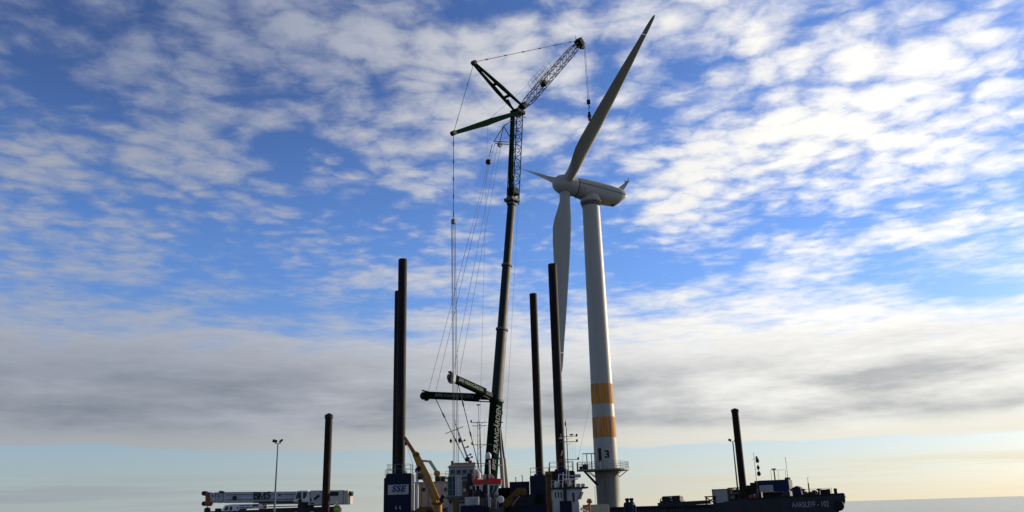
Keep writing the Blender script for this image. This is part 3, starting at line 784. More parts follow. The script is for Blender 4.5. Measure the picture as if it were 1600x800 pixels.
def build_big_crane():
    t = thing('mobile_crane', 'dark green telescopic crane with luffing lattice jib beside the turbine', 'crane', (CB.x, CB.y, DZ))
    # carrier and superstructure on the barge deck
    ax = Vector((0.98, 0.2, 0)).normalized(); ay = Vector((-0.2, 0.98, 0)).normalized()
    o = Vector((CB.x - 1.0, CB.y + 0.3, DZ))
    MB().frame(o + Z_ * 1.35, ax, ay, Z_, (15, 2.6, 0.9)).build('carrier_frame', M['green'], t, bevel=0.08)
    MB().frame(o + ax * 6.9 + Z_ * 1.75, ax, ay, Z_, (2.0, 2.7, 1.7)).build('driver_cab', M['green'], t, bevel=0.15)
    for k in range(8):
        for s in (-1, 1):
            c = o + ax * (-6.3 + 1.7 * k) + ay * s * 1.15 + Z_ * 0.75
            wh = MB().lathe([(0.5, -0.2), (0.72, -0.17), (0.74, 0.0), (0.72, 0.17), (0.5, 0.2)], c, ay, 18).build('wheel', M['rubber'], t, smooth=True)
            MB().lathe([(0.4, -0.21), (0.3, -0.215), (0.3, 0.215), (0.4, 0.21)], c, ay, 14).build('rim', M['galv'], wh, smooth=True)
    for s in (-1, 1):
        for e in (-1, 1):
            MB().beam(o + ax * e * 4.6 + ay * s * 1.2 + Z_ * 0.9, o + ax * e * 5.6 + ay * s * 4.6 + Z_ * 0.8, 0.4, 0.4).tube(o + ax * e * 5.6 + ay * s * 4.5 + Z_ * 0.05, o + ax * e * 5.6 + ay * s * 4.5 + Z_ * 1.0, 0.16, n=10).frame(o + ax * e * 5.6 + ay * s * 4.5 + Z_ * 0.06, ax, ay, Z_, (0.8, 0.8, 0.1)).build('outrigger', M['green'], t)
    su = Vector((CB.x, CB.y, DZ + 1.85))
    MB().frame(su - CH * 1.8 + Z_ * 0.85, CH, CN, Z_, (6.5, 2.7, 1.6)).build('superstructure', M['green'], t, bevel=0.1)
    MB().frame(su - CH * 5.9 + Z_ * 0.6, CH, CN, Z_, (1.6, 3.6, 2.0)).build('counterweight', M['midgrey'], t, bevel=0.06)
    cab = MB().frame(su + CH * 1.6 + CN * 1.9 + Z_ * 0.75, CH, CN, Z_, (1.9, 1.0, 1.8)).build('operator_cab', M['green'], t, bevel=0.1)
    MB().frame(su + CH * 1.6 + CN * 2.41 + Z_ * 0.95, CH, CN, Z_, (1.4, 0.04, 1.0)).build('cab_window', M['glass'], cab)
    # telescopic boom
    foot, top = cp(764, 778), cp(799.5, 318)
    bd = (top - foot).normalized(); bs = CN; bu = bs.cross(bd).normalized()       # bu lies in the crane plane
    def bsec(c, w, h):
        pts = []
        for i in range(16):
            q = 2 * math.pi * (i + 0.5) / 16; e = 3.2
            cx = math.copysign(abs(math.cos(q)) ** (2 / e), math.cos(q)); sy = math.copysign(abs(math.sin(q)) ** (2 / e), math.sin(q))
            pts.append(c + bs * cx * w / 2 + bu * sy * h / 2)
        return pts
    f_of = lambda x, y: (cp(x, y) - foot).dot(bd)
    marks = [0.0, f_of(775.5, 625), f_of(783, 513), f_of(791, 413), (top - foot).length]
    size = [(1.45, 1.72), (1.22, 1.46), (1.10, 1.30), (1.0, 1.16)]
    bm_ = ['green', 'boom', 'boom', 'boom']
    secs = []
    for k in range(4):
        a, e = marks[k], marks[k + 1]
        s0, s1 = size[k], size[k]
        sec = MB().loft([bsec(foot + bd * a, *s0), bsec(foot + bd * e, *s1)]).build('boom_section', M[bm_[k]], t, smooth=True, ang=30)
        secs.append(sec)
        w, h = size[k]
        cl = MB().loft([bsec(foot + bd * (e - 0.28), w + 0.24, h + 0.24), bsec(foot + bd * (e + 0.02), w + 0.24, h + 0.24)])
        cl.build('boom_collar', M['midgrey'] if k else M['boom'], sec, smooth=True, ang=30)
    # lettering on the side of the base section
    side = CN * (size[0][0] / 2 + 0.03)
    c = cp(770.5, 672) + side
    text('KRANGÅRDEN', 1.22, c, bd, -bu if (-bu).dot(Vector((1, 0, 0))) < 0 else bu, M['letter_grey'], secs[0], 'lettering', bold=0.012, shear=0.2, sx=0.77)
    c = cp(765.5, 727) + side
    text('BMS', 0.95, c, bd, -bu if (-bu).dot(Vector((1, 0, 0))) < 0 else bu, M['letter_grey'], secs[0], 'lettering', bold=0.01, shear=0.2, sx=0.8)
    MB().lathe([(0.34, -0.2), (0.34, 0.2)], cp(781.5, 645, 0.2), CN, 16).build('hose_reel', M['dark'], t, smooth=True)
    for y in (660, 690, 716):
        MB().beam(cp(780, y, 0.0), cp(786 - (716 - y) * 0.02, y, 0.0), 0.2, 0.16).build('boom_bracket', M['steel'], t)
    # luffing cylinders on the turbine side of the boom
    for s, dx in ((-0.55, 5.5), (0.55, -2.0)):
        MB().tube(cp(790 + dx, 794, s), cp(784.5 + dx * 0.6, 716, s), 0.27, n=14).build('luffing_cylinder', M['cream'], t, smooth=True)
        MB().tube(cp(784.5 + dx * 0.6, 717, s), cp(780 + dx * 0.2, 664, s), 0.16, n=12).build('cylinder_rod', M['galv'], t, smooth=True)
    MB().beam(cp(777, 727, 0.7), cp(788, 727, 0.7), 0.14, 0.2).build('cylinder_clamp', M['dark'], t)
    # derrick guying arms
    k1 = cp(772, 622); k2 = cp(770, 619)
    e1, e2 = at(666, 617.5, 111.0), at(706, 590, 105.5)
    arms = []
    for root, end, s in ((k1, e1, 'a'), (k2, e2, 'b')):
        d = (end - root).normalized()
        mid = root.lerp(end, 0.22)
        m = MB().beam(mid, end, 0.85, 0.95, Z_, 0.72, 0.92)
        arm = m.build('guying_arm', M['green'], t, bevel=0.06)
        MB().beam(root, mid + d * 0.3, 0.5, 0.55, Z_).build('arm_hinge', M['steel'], arm)
        MB().beam(root - Z_ * 0.55, root.lerp(end, 0.45) - Z_ * 0.5, 0.14, 0.14).build('arm_stay', M['steel'], arm)
        sd = d.cross(Z_).normalized(); up = sd.cross(d)
        if sd.dot(Vector((0, -1, 0))) < 0: sd = -sd
        ux = up.cross(sd).normalized()
        text('BMS KRANGÅRDEN', 0.60, root.lerp(end, 0.60) + sd * 0.425, ux, up, M['letter_grey'], arm, 'lettering', bold=0.006, shear=0.15, sx=0.98)
        hd = MB().frame(end - d * 0.05 - up * 0.1, d, sd, up, (0.75, 0.9, 1.25)).build('sheave_head', M['green'] if s == 'a' else M['offwhite'], arm, bevel=0.15)
        MB().lathe([(0.52, -0.12), (0.52, 0.12)], end + d * 0.32 - up * 0.1, sd, 20).build('sheave', M['dark'], hd, smooth=True)
        MB().beam(end + up * 0.5, end + up * 0.62 + d * 0.6, 0.5, 0.12, up).build('sheave_guard', M['dark'], hd)
        arms.append((root, end, d))
    # lattice mast on top of the boom
    mt = cp(808, 176)
    b = MB(); lattice(b, top + bu * -0.25, mt, 1.25, 1.35, 13, CN, 0.075, 0.042)
    stuff(b.build('lattice_mast', M['steel'], t))
    left = -CH
    MB().beam(cp(797, 322), cp(801, 180), 0.7, 0.42, CN).build('mast_strut', M['green'], t, bevel=0.05)
    MB().frame(cp(800, 313), CH, CN, Z_, (1.9, 1.7, 0.5)).build('mast_foot', M['midgrey'], t, bevel=0.06)
    MB().frame(cp(802, 300), CH, CN, Z_, (1.5, 1.4, 1.0)).build('mast_adapter', M['steel'], t, bevel=0.1)
    MB().frame(cp(809, 176), CH, CN, Z_, (1.9, 1.7, 0.6)).build('mast_head', M['steel'], t, bevel=0.08)
    MB().beam(cp(807, 183, 0.6), cp(822, 183, 0.6), 0.1, 0.1).build('head_bracket', M['steel'], t)
    # bracket with hook ball on the left of the mast
    br = MB()
    for s in (-0.45, 0.45):
        for p, q in (((800, 188), (787, 197)), ((787, 197), (772, 221)), ((772, 221), (798, 222)), ((787, 197), (799, 218)), ((787, 197), (781, 222)), ((774, 224), (797, 226))):
            br.tube(cp(*p, s), cp(*q, s), 0.07, n=6)
    br.tube(cp(787, 197, -0.45), cp(787, 197, 0.45), 0.08, n=6).tube(cp(772, 221, -0.45), cp(772, 221, 0.45), 0.1, n=6).tube(cp(798, 222, -0.45), cp(798, 222, 0.45), 0.07, n=6)
    stuff(br.build('rope_outrigger', M['steel'], t))
    MB().lathe([(0.42, -0.15), (0.42, 0.15)], cp(781, 226), CN, 16).build('rope_sheave', M['galv'], t, smooth=True)
    MB().tube(cp(769, 226), cp(764.5, 245), 0.07, n=6).build('ball_chain', M['galv'], t)
    MB().ball(cp(763, 253), 0.43, 14).build('hook_ball', M['black'], t, smooth=True)
    # luffing jib
    j0, j1 = cp(814, 171), cp(905, 67)
    b = MB(); lattice(b, j0, j1, 1.2, 1.22, 18, CN, 0.062, 0.034, 0.65, 0.4)
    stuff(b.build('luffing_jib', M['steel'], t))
    jd = (j1 - j0).normalized(); ju = CN.cross(jd).normalized(); ju = ju if ju.z > 0 else -ju
    hd = MB().frame(j1 + jd * 0.1, jd, CN, ju, (1.2, 1.3, 1.4)).frame(j1 + jd * 0.2 - ju * 0.9, jd, CN, ju, (1.4, 0.5, 0.45)).build('jib_head', M['steel'], t, bevel=0.08)
    MB().lathe([(0.45, -0.2), (0.45, 0.2)], cp(911, 73), CN, 18).build('head_sheave', M['dark'], hd, smooth=True)
    MB().beam(cp(900, 62), cp(899, 56), 0.06, 0.06).build('head_antenna', M['steel'], hd)
    MB().frame(cp(817, 166), jd, CN, ju, (1.3, 1.2, 0.9)).build('jib_foot', M['steel'], t, bevel=0.1)
    MB().frame(j0.lerp(j1, 0.36), jd, CN, ju, (0.9, 1.0, 1.0)).build('jib_winch', M['dark'], t, bevel=0.1)
    pf = MB()                                            # small caged platform on the jib
    q0, q1 = j0.lerp(j1, 0.24) + ju * 0.75, j0.lerp(j1, 0.50) + ju * 0.75
    for s in (-0.6, 0.6):
        for hgt in (0.0, 0.55, 1.15): pf.tube(q0 + CN * s + ju * hgt, q1 + CN * s + ju * hgt, 0.028, n=5)
        for k in range(6): pf.tube(q0.lerp(q1, k / 5) + CN * s, q0.lerp(q1, k / 5) + CN * s + ju * 1.15, 0.028, n=5)
    stuff(pf.build('jib_walkway', M['galv'], t))
    # luffing struts
    def strut(p, q, spread, w, h, name, segs):
        for s in (-1, 1):
            a = p + CN * s * spread; c = q + CN * s * 0.18
            m_ = a.lerp(c, 0.45)
            MB().beam(a, m_, w * 0.55, h * 0.6, CN, w, h).beam(m_, c, w, h, CN, w * 0.6, h * 0.5).build(name, M['green'], t, bevel=0.03)
        for f in segs:
            a = p.lerp(q, f); sp = spread * (1 - f) + 0.18 * f
            MB().beam(a - CN * sp, a + CN * sp, w * 0.7, h * 0.7).build('strut_crossbar', M['green'], t)
    strut(cp(811, 170), cp(740.5, 99), 0.95, 0.55, 0.42, 'upper_strut', (0.28, 0.55, 0.85, 0.99))
    strut(cp(804, 178), cp(708.5, 208), 0.80, 0.85, 0.40, 'lower_strut', (0.3, 0.55, 0.8, 0.99))
    MB().beam(cp(793, 155), cp(803, 174), 0.2, 0.2).build('strut_stop', M['green'], t)
    for (x, y) in ((740.5, 98), (708.5, 208)):
        MB().lathe([(0.36, -0.35), (0.36, 0.35)], cp(x, y), CN, 14).build('strut_head', M['dark'], t, smooth=True)
    # ropes and pendants
    for s in (-0.3, 0.3):
        b = MB(); pendant(b, cp(740.5, 97, s), cp(899, 64, s), 0.045, 5.0, 0.10); stuff(b.build('jib_pendant', M['rope'], t))
        b = MB(); pendant(b, cp(740.5, 98, s), cp(708.5, 208, s), 0.04, 5.0, 0.06); stuff(b.build('strut_rope', M['rope'], t))
        b = MB(); pendant(b, cp(708.5, 208, s), cp(708.5, 345, s), 0.045, 2.6, 0.085); stuff(b.build('back_pendant', M['rope'], t))
    MB().frame(cp(708.5, 346), CH, CN, Z_, (0.5, 0.6, 0.75)).build('back_block', M['galv'], t, bevel=0.1)
    for (x0, x1, s) in ((706.5, 711, 0.2), (709, 714.5, -0.2), (711, 717, 0.3), (705.5, 708.5, -0.3)):
        MB().tube(cp(x0, 348, s), cp(x1, 752, s), 0.036, n=6).build('luffing_rope', M['rope'], t)
    def line(p, q, r=0.026): MB().tube(p, q, r, n=5).build('guy_rope', M['rope'], t)
    line(cp(766, 246), e1 + Vector((0.3, 0, 0.6))); line(cp(773, 224), e1 + Vector((1.3, 0, 0.6)))
    line(cp(778, 224), e2 + Vector((0.2, 0, 0.7))); line(cp(783, 224), e2 + Vector((1.0, 0.2, 0.5)))
    line(cp(762, 192), cp(748, 735), 0.018); line(cp(898, 70), cp(760, 190), 0.02)
    line(cp(708.5, 210), cp(800, 187), 0.02); line(cp(818, 170, 0.5), cp(789, 700, 0.8), 0.018)
    for end, foot2, d in ((e1, cp(738, 742, -0.9), arms[0][2]), (e2, cp(751, 742, 0.9), arms[1][2])):
        b = MB(); pendant(b, end - d * 1.3 - Z_ * 0.5, foot2, 0.055, 3.2, 0.11); stuff(b.build('arm_pendant', M['rope'], t))
    # hoist line and hook block above the blade
    hk = cp(913.5, 76)
    blk = Vector((hk.x + 0.12, hk.y + 0.1, at(918, 160, hk.y).z))
    for s in (-0.12, 0.12): MB().tube(hk + CN * s, blk + CN * s + Z_ * 0.5, 0.03, n=6).build('hoist_rope', M['rope'], t)
    hb = MB().frame(blk + Z_ * 0.15, X_, Y_, Z_, (0.62, 0.5, 0.85)).build('hook_block', M['black'], t, bevel=0.08)
    MB().path([blk - Z_ * 0.25, blk - Z_ * 0.6, blk - Z_ * 0.8 + X_ * 0.18, blk - Z_ * 1.05 + X_ * 0.12, blk - Z_ * 1.1 - X_ * 0.1], 0.08).build('hook', M['dark'], hb)
    return blk
BLK = build_big_crane()
def blade_clamp():
    c = BLK - Z_ * 1.9
    t = thing('blade_lifting_clamp', 'small dark lifting clamp between crane hook and raised blade', 'lifting clamp', c - Z_ * 1.4)
    MB().path([BLK - Z_ * 1.1, c], 0.04).build('sling', M['rope'], t)
    MB().frame(c - Z_ * 0.25, X_, Y_, Z_, (0.42, 0.4, 0.6)).build('shackle_block', M['dark'], t, bevel=0.08)
    MB().frame(c - Z_ * 0.8, X_, Y_, Z_, (0.6, 0.7, 0.35)).build('clamp_yoke', M['dark'], t, bevel=0.06)
    MB().frame(c - Z_ * 1.25, X_, Y_, Z_, (0.42, 0.6, 0.7)).build('clamp_body', M['midgrey'], t, bevel=0.05)
blade_clamp()

# ================================================================== workboats in front of the jack-up
def mast(t, base, top, r, bars, m='galv', name='mast'):
    """pole with cross arms; bars: (height fraction, left, right, end lamps)"""
    b = MB().tube(base, top, r, r * 0.55, n=8).build(name, M[m], t, smooth=True)
    for f, l, rr, lamps in bars:
        c = Vector(base).lerp(Vector(top), f)
        q = MB().tube(c + X_ * l, c + X_ * rr, 0.035, n=6)
        q.tube(c + X_ * l * 0.45, c - Z_ * 0.35, 0.022, n=5).tube(c + X_ * rr * 0.45, c - Z_ * 0.35, 0.022, n=5)
        o = q.build('cross_arm', M[m], b)
        for e in lamps:
            p = c + X_ * e
            MB().tube(p, p + Z_ * 0.3, 0.09, n=8).build('lamp', M['dark'], o)
    return b

def workboat():
    Yw = 95.0
    P = lambda x, y, d=0.0: at(x, y, Yw + d)
    x0, x1 = P(698, 735).x, P(742.5, 735).x
    cx = (x0 + x1) / 2
    t = thing('workboat', 'white workboat wheelhouse with orange roof edge and leaning lattice mast', 'workboat', (cx + 1, Yw + 2, 0))
    hull = [(cx - 4.5, Yw - 1.5), (cx + 3.4, Yw - 1.5), (cx + 4.2, Yw + 1.2), (cx + 3.4, Yw + 3.4), (cx - 4.5, Yw + 3.4)]
    MB().prism([Vector((x, y, -0.6)) for x, y in hull], (0, 0, 2.4)).build('hull', M['blue'], t, bevel=0.1)
    zf = P(720, 747).z; zr = P(720, 729.5).z; zt = P(720, 725.5).z
    MB().span((x0 + 0.05, Yw + 0.02, 1.8), (x1 + 0.3, Yw + 3.0, zf)).build('deckhouse', M['offwhite'], t, bevel=0.05)
    MB().span((x0 - 0.15, Yw - 0.35, zf), (x1 + 0.35, Yw + 3.2, zf + 0.08)).build('bridge_deck', M['midgrey'], t)
    wz0 = zf + 0.08
    MB().span((x0 + 0.22, Yw, wz0), (x1 - 0.05, Yw + 2.6, zr)).build('wheelhouse', M['grey'], t, bevel=0.04)
    r0 = [Vector((x0 + 0.05, 0, zr)), Vector((x1 + 0.05, 0, zr)), Vector((x1 + 0.02, 0, zt)), Vector((x0 + 0.5, 0, zt))]
    rf = MB().prism([v + Y_ * (Yw - 0.25) for v in r0], (0, 3.1, 0)).build('wheelhouse_roof', M['grey'], t, bevel=0.03)
    MB().span((x0 + 0.5, Yw - 0.30, zt - 0.02), (x1 + 0.03, Yw - 0.18, zt + 0.10)).build('roof_trim', M['trim'], rf)
    MB().span((x0 + 0.5, Yw - 0.32, zt + 0.105), (x1 + 0.03, Yw - 0.18, zt + 0.16)).build('roof_red_line', M['red'], rf)
    for x in (x0 + 0.6, x1 - 0.5): MB().span((x - 0.12, Yw, zt + 0.17), (x + 0.12, Yw + 0.3, zt + 0.4)).build('roof_lamp', M['dark'], rf)
    zw = (wz0 + zr) / 2 + 0.05
    n = 4; ww = (x1 - x0 - 0.5) / n
    for k in range(n):
        window(t, (x0 + 0.33 + ww * (k + 0.5), Yw - 0.002, zw), X_, Z_, ww - 0.14, 0.5, 'grey')
    # green netting cage and white ladder frames on the front
    c0, c1 = P(701, 770), P(714, 770)
    zg0, zg1 = P(700, 776).z, P(700, 745).z
    MB().span((c0.x, Yw - 0.62, zg0 + 0.1), (c1.x, Yw - 0.52, zg1)).build('netting_panel', M['greenglass'], t)
    cg = MB()
    for x in (P(698, 770).x, c0.x, (c0.x + c1.x) / 2, c1.x):
        cg.tube((x, Yw - 0.66, zg0), (x, Yw - 0.66, zg1), 0.03, n=6)
    for z in (zg0, zg0 + (zg1 - zg0) / 3, zg0 + 2 * (zg1 - zg0) / 3, zg1): cg.tube((P(698, 770).x, Yw - 0.66, z), (c1.x, Yw - 0.66, z), 0.03, n=6)
    stuff(cg.build('cage_bars', M['galv'], t))
    MB().span((P(697, 770).x, Yw - 0.9, zg0 - 0.25), (P(722, 770).x, Yw - 0.0, zg0 - 0.02)).build('cage_floor', M['midgrey'], t)
    for px in (714.5, 719.5):
        b = MB(); x = P(px, 760).x
        for s in (-0.13, 0.13): b.span((x + s - 0.035, Yw - 0.75, zg0), (x + s + 0.035, Yw - 0.66, zg1 - 0.05))
        for k in range(9): b.span((x - 0.1, Yw - 0.74, zg0 + 0.15 + k * 0.24), (x + 0.1, Yw - 0.67, zg0 + 0.24 + k * 0.24))
        stuff(b.build('white_rack', M['white'], t))
    MB().span((P(724, 760).x, Yw - 0.7, 2.0), (P(729, 760).x, Yw - 0.2, P(727, 752).z)).build('service_locker', M['brown'], t, bevel=0.04)
    MB().span((P(731, 760).x, Yw - 0.8, 2.0), (P(738, 760).x, Yw - 0.1, P(735, 740).z)).build('exhaust_casing', M['dark'], t, bevel=0.05)
    for px in (739.5, 741.5): MB().tube(P(px, 795, -0.6), P(px - 0.6, 739, -0.6), 0.05, n=8).build('stanchion', M['offwhite' if px < 740 else 'rustred'], t)
    railing(t, [Vector((x0 - 0.1, Yw - 0.3, wz0)), Vector((x1 + 0.3, Yw - 0.3, wz0))], 0.7, 0.8, 0.02, (1.0, 0.5), 'galv')
    for k in range(7):
        x = P(724 + k * 2.3, 790).x
        MB().tube((x, Yw - 0.85, 1.9), (x + 0.03, Yw - 0.85, 3.2 + 0.45 * ((k * 5) % 4)), 0.028, n=6).build('deck_pipe', M[('galv', 'white', 'rustred', 'dark')[k % 4]], t)
    for k, (px, py) in enumerate(((726, 766), (730, 772), (736, 762), (704, 784), (718, 786))):
        MB().frame(P(px, py, -0.85), X_, Y_, Z_, (0.3, 0.25, 0.36)).build('switch_box', M[('offwhite', 'rustred', 'grey', 'dark', 'yellow')[k]], t, bevel=0.03)
    # dome on the bridge deck
    MB().lathe([(0.55, 0), (0.55, 0.45), (0.42, 0.75), (0.12, 0.95), (0.02, 0.98)], P(744, 747, 0.6), n=18).build('liferaft_dome', M['grey'], t, smooth=True)
    # leaning mast with cross arm and day shapes
    a, b_ = P(740, 742, 1), P(711.5, 662, 1)
    m = MB().tube(a, b_, 0.13, 0.06, n=8).build('leaning_mast', M['offwhite'], t, smooth=True)
    arm = MB().tube(P(696, 677.5, 1), P(724, 666.5, 1), 0.04, n=6).build('cross_arm', M['galv'], m)
    MB().tube(P(711.5, 662, 1), P(711, 656, 1), 0.025, n=5).build('aerial', M['galv'], m)
    for (x, y) in ((722, 690), (727, 700), (731, 712), (733.5, 716), (736, 727)):
        MB().tube(P(x - 1, y, 1), P(x + 3.5, y - 1.5, 1), 0.05, n=6).ball(P(x + 4, y - 2, 1), 0.12, 8).build('mast_lamp', M['dark'], m)
    for (x, y, s) in ((704.5, 689, 0.8), (718.5, 688, 1.0)):
        c = P(x, y, 1)
        MB().lathe([(0.02, -0.34 * s), (0.22 * s, 0), (0.02, 0.34 * s)], c, n=10).build('day_shape', M['black'], m)
        MB().tube(c + Z_ * 0.3, c + Z_ * 0.9, 0.012, n=4).build('halyard', M['rope'], m)
    MB().ball(P(730.5, 717.5, 0.8), 0.28, 12).build('searchlight', M['dark'], m, smooth=True)
    # tall aerial mast
    mm = mast(t, P(752, 748, 2), P(749.5, 660, 2), 0.09, ((0.06, -0.6, 0.5, ()), (0.60, -0.95, 1.35, (-0.95,)), (0.94, -0.88, 0.8, ()), (1.0, -0.98, 0.88, (-0.98,))), 'galv', 'aerial_mast')
    MB().tube(P(746.5, 748, 2.2), P(746.5, 657, 2.2), 0.05, 0.03, n=6).build('second_pole', M['galv'], mm)
    b = MB()
    for k in range(9): b.tube(P(746.5, 742 - k * 10, 2.2), P(752 - k * 0.25, 737 - k * 10, 2), 0.02, n=4)
    stuff(b.build('mast_lacing', M['galv'], mm))
    MB().tube(P(748, 660, 2), P(747.5, 632, 2), 0.025, n=5).build('whip_aerial', M['galv'], mm)
    MB().lathe([(0.04, 0), (0.26, 0.1), (0.26, 0.14)], P(747.5, 634, 2), n=12).build('gps_dish', M['dark'], mm)
    for px in (740, 743.5, 757): MB().tube(P(px, 694, 2), P(px, 652, 2), 0.013, n=4).build('stay_wire', M['galv'], mm)
    return t
workboat()

def red_top_boat():
    Yr = 93.5
    P = lambda x, y, d=0.0: at(x, y, Yr + d)
    x0, x1 = P(740.5, 752).x, P(783, 752).x; cx = (x0 + x1) / 2
    t = thing('harbour_tug', 'harbour tug wheelhouse with bright red roof band and white radar dome', 'tug', (cx, Yr + 2, 0))
    z1, z0 = P(762, 748.5).z, P(762, 756.5).z
    MB().prism([Vector((x, y, -0.6)) for x, y in ((cx - 3.2, Yr - 1.2), (cx + 2.2, Yr - 1.2), (cx + 3.0, Yr + 1.5), (cx + 2.2, Yr + 4), (cx - 3.2, Yr + 4))], (0, 0, 2.2)).build('hull', M['blue'], t, bevel=0.1)
    MB().span((x0 + 0.3, Yr + 0.25, 1.6), (x1 - 0.4, Yr + 3.0, P(762, 776).z)).build('deckhouse', M['midgrey'], t, bevel=0.05)
    rf = MB().span((x0, Yr - 0.35, z0), (x1, Yr + 3.2, z1)).build('red_roof_band', M['red'], t, bevel=0.04)
    MB().span((P(755, 752).x, Yr - 0.40, z0 + 0.05), (P(761, 752).x, Yr - 0.33, z1 - 0.06)).build('name_board', M['rustred'], rf)
    MB().span((x0 + 0.05, Yr - 0.2, z0 - 0.14), (x1 - 0.05, Yr + 3.0, z0)).build('roof_soffit', M['offwhite'], t)
    # window band leaning outwards: posts and panes
    zb = P(762, 773).z; zt = z0 - 0.14
    xs = [x0 + 0.18 + (x1 - x0 - 0.36) * k / 5 for k in range(6)]
    xb = [x0 + 0.30 + (x1 - x0 - 0.95) * k / 5 for k in range(6)]
    for k in range(6):
        MB().beam((xb[k], Yr + 0.22, zb), (xs[k], Yr - 0.12, zt), 0.1, 0.1, Y_).build('window_post', M['offwhite'], t)
        if k < 5 and k != 1:
            MB().add([(xb[k] + 0.05, Yr + 0.24, zb), (xb[k + 1] - 0.05, Yr + 0.24, zb), (xs[k + 1] - 0.05, Yr - 0.10, zt), (xs[k] + 0.05, Yr - 0.10, zt),
                      (xb[k] + 0.05, Yr + 0.27, zb), (xb[k + 1] - 0.05, Yr + 0.27, zb), (xs[k + 1] - 0.05, Yr - 0.07, zt), (xs[k] + 0.05, Yr - 0.07, zt)],
                     [(0, 1, 2, 3), (7, 6, 5, 4), (0, 4, 5, 1), (1, 5, 6, 2), (2, 6, 7, 3), (3, 7, 4, 0)]).build('pane', M['greenglass' if k > 2 else 'glass'], t)
    MB().span((x0 + 0.3, Yr + 0.5, zb), (x1 - 0.7, Yr + 2.8, zt)).build('wheelhouse_core', M['dark'], t)
    MB().span((P(755, 770).x, Yr - 0.35, 1.6), (P(763, 770).x, Yr + 0.1, P(760, 757).z)).build('funnel', M['black'], t, bevel=0.1)
    MB().tube(P(764, 792, -0.4), P(763, 757, -0.4), 0.1, n=10).build('white_pipe', M['white'], t, smooth=True)
    for k, px in enumerate((745, 747.5, 750, 766, 769, 772, 775)):
        MB().tube(P(px, 795, -0.9), P(px + 0.5, 777 + 3 * (k % 3), -0.9), 0.03 + 0.01 * (k % 2), n=6).build('deck_pipe', M[('white', 'galv', 'rustred')[k % 3]], t)
    MB().beam(P(779.5, 757, -0.25), P(775.5, 774, -0.25), 0.09, 0.09, Y_).build('white_stay', M['white'], t)
    MB().beam(P(742.5, 757, -0.25), P(745, 776, -0.25), 0.09, 0.09, Y_).build('white_stay', M['white'], t)
    MB().span((P(749, 760).x, Yr - 0.3, P(749, 768).z), (P(754, 760).x, Yr - 0.22, P(749, 759).z)).build('notice_board', M['offwhite'], t)
    # radar dome on a post, cross bars
    MB().tube(P(765.5, 748, 1), P(764.5, 719, 1), 0.09, n=8).build('dome_post', M['white'], t, smooth=True)
    c = P(763, 717, 1)
    MB().lathe([(0.28, 0.0), (0.34, 0.1), (0.35, 0.35), (0.3, 0.55), (0.16, 0.68), (0.02, 0.72)], c, n=20).build('radar_dome', M['white'], t, smooth=True)
    MB().tube(P(741, 724, 1), P(778, 724.5, 1), 0.035, n=6).build('cross_bar', M['galv'], t)
    MB().beam(P(752, 729, 1), P(765, 722, 1), 0.06, 0.06).build('bar_stay', M['galv'], t)
    for (x, y, w, h) in ((757, 745, 0.4, 0.5), (766, 744, 0.5, 0.4), (770, 745.5, 0.3, 0.3)):
        MB().frame(P(x, y, 1), X_, Y_, Z_, (w, 0.4, h)).build('roof_fitting', M['grey'], t, bevel=0.06)
    rl = railing(t, [P(742, 748.3, 0.3), P(754, 748.3, 0.3)], 0.75, 0.35, 0.018, (1.0, 0.5), 'offwhite')
    MB().frame(P(776, 771, -0.5), X_, Y_, Z_, (0.42, 0.35, 0.4)).build('vent_cowl', M['grey'], t, bevel=0.12)
    MB().lathe([(0.35, -0.1), (0.38, 0.0), (0.35, 0.1)], P(782, 780.5, -0.6), Y_, 20).build('lifebuoy', M['white'], t, smooth=True)
    for (x, y, w, h, mm) in ((768, 776, 0.8, 0.7, 'dark'), (773, 784, 0.9, 0.8, 'midgrey'), (748, 772, 0.6, 1.0, 'dark'), (751, 785, 1.0, 0.9, 'midgrey')):
        MB().frame(P(x, y, -0.2), X_, Y_, Z_, (w, 0.5, h)).build('deck_fitting', M[mm], t, bevel=0.08)
    railing(t, [P(760, 795, -0.8), P(779, 795, -0.8)], 1.5, 0.5, 0.022, (1.0, 0.66, 0.33), 'galv')
red_top_boat()

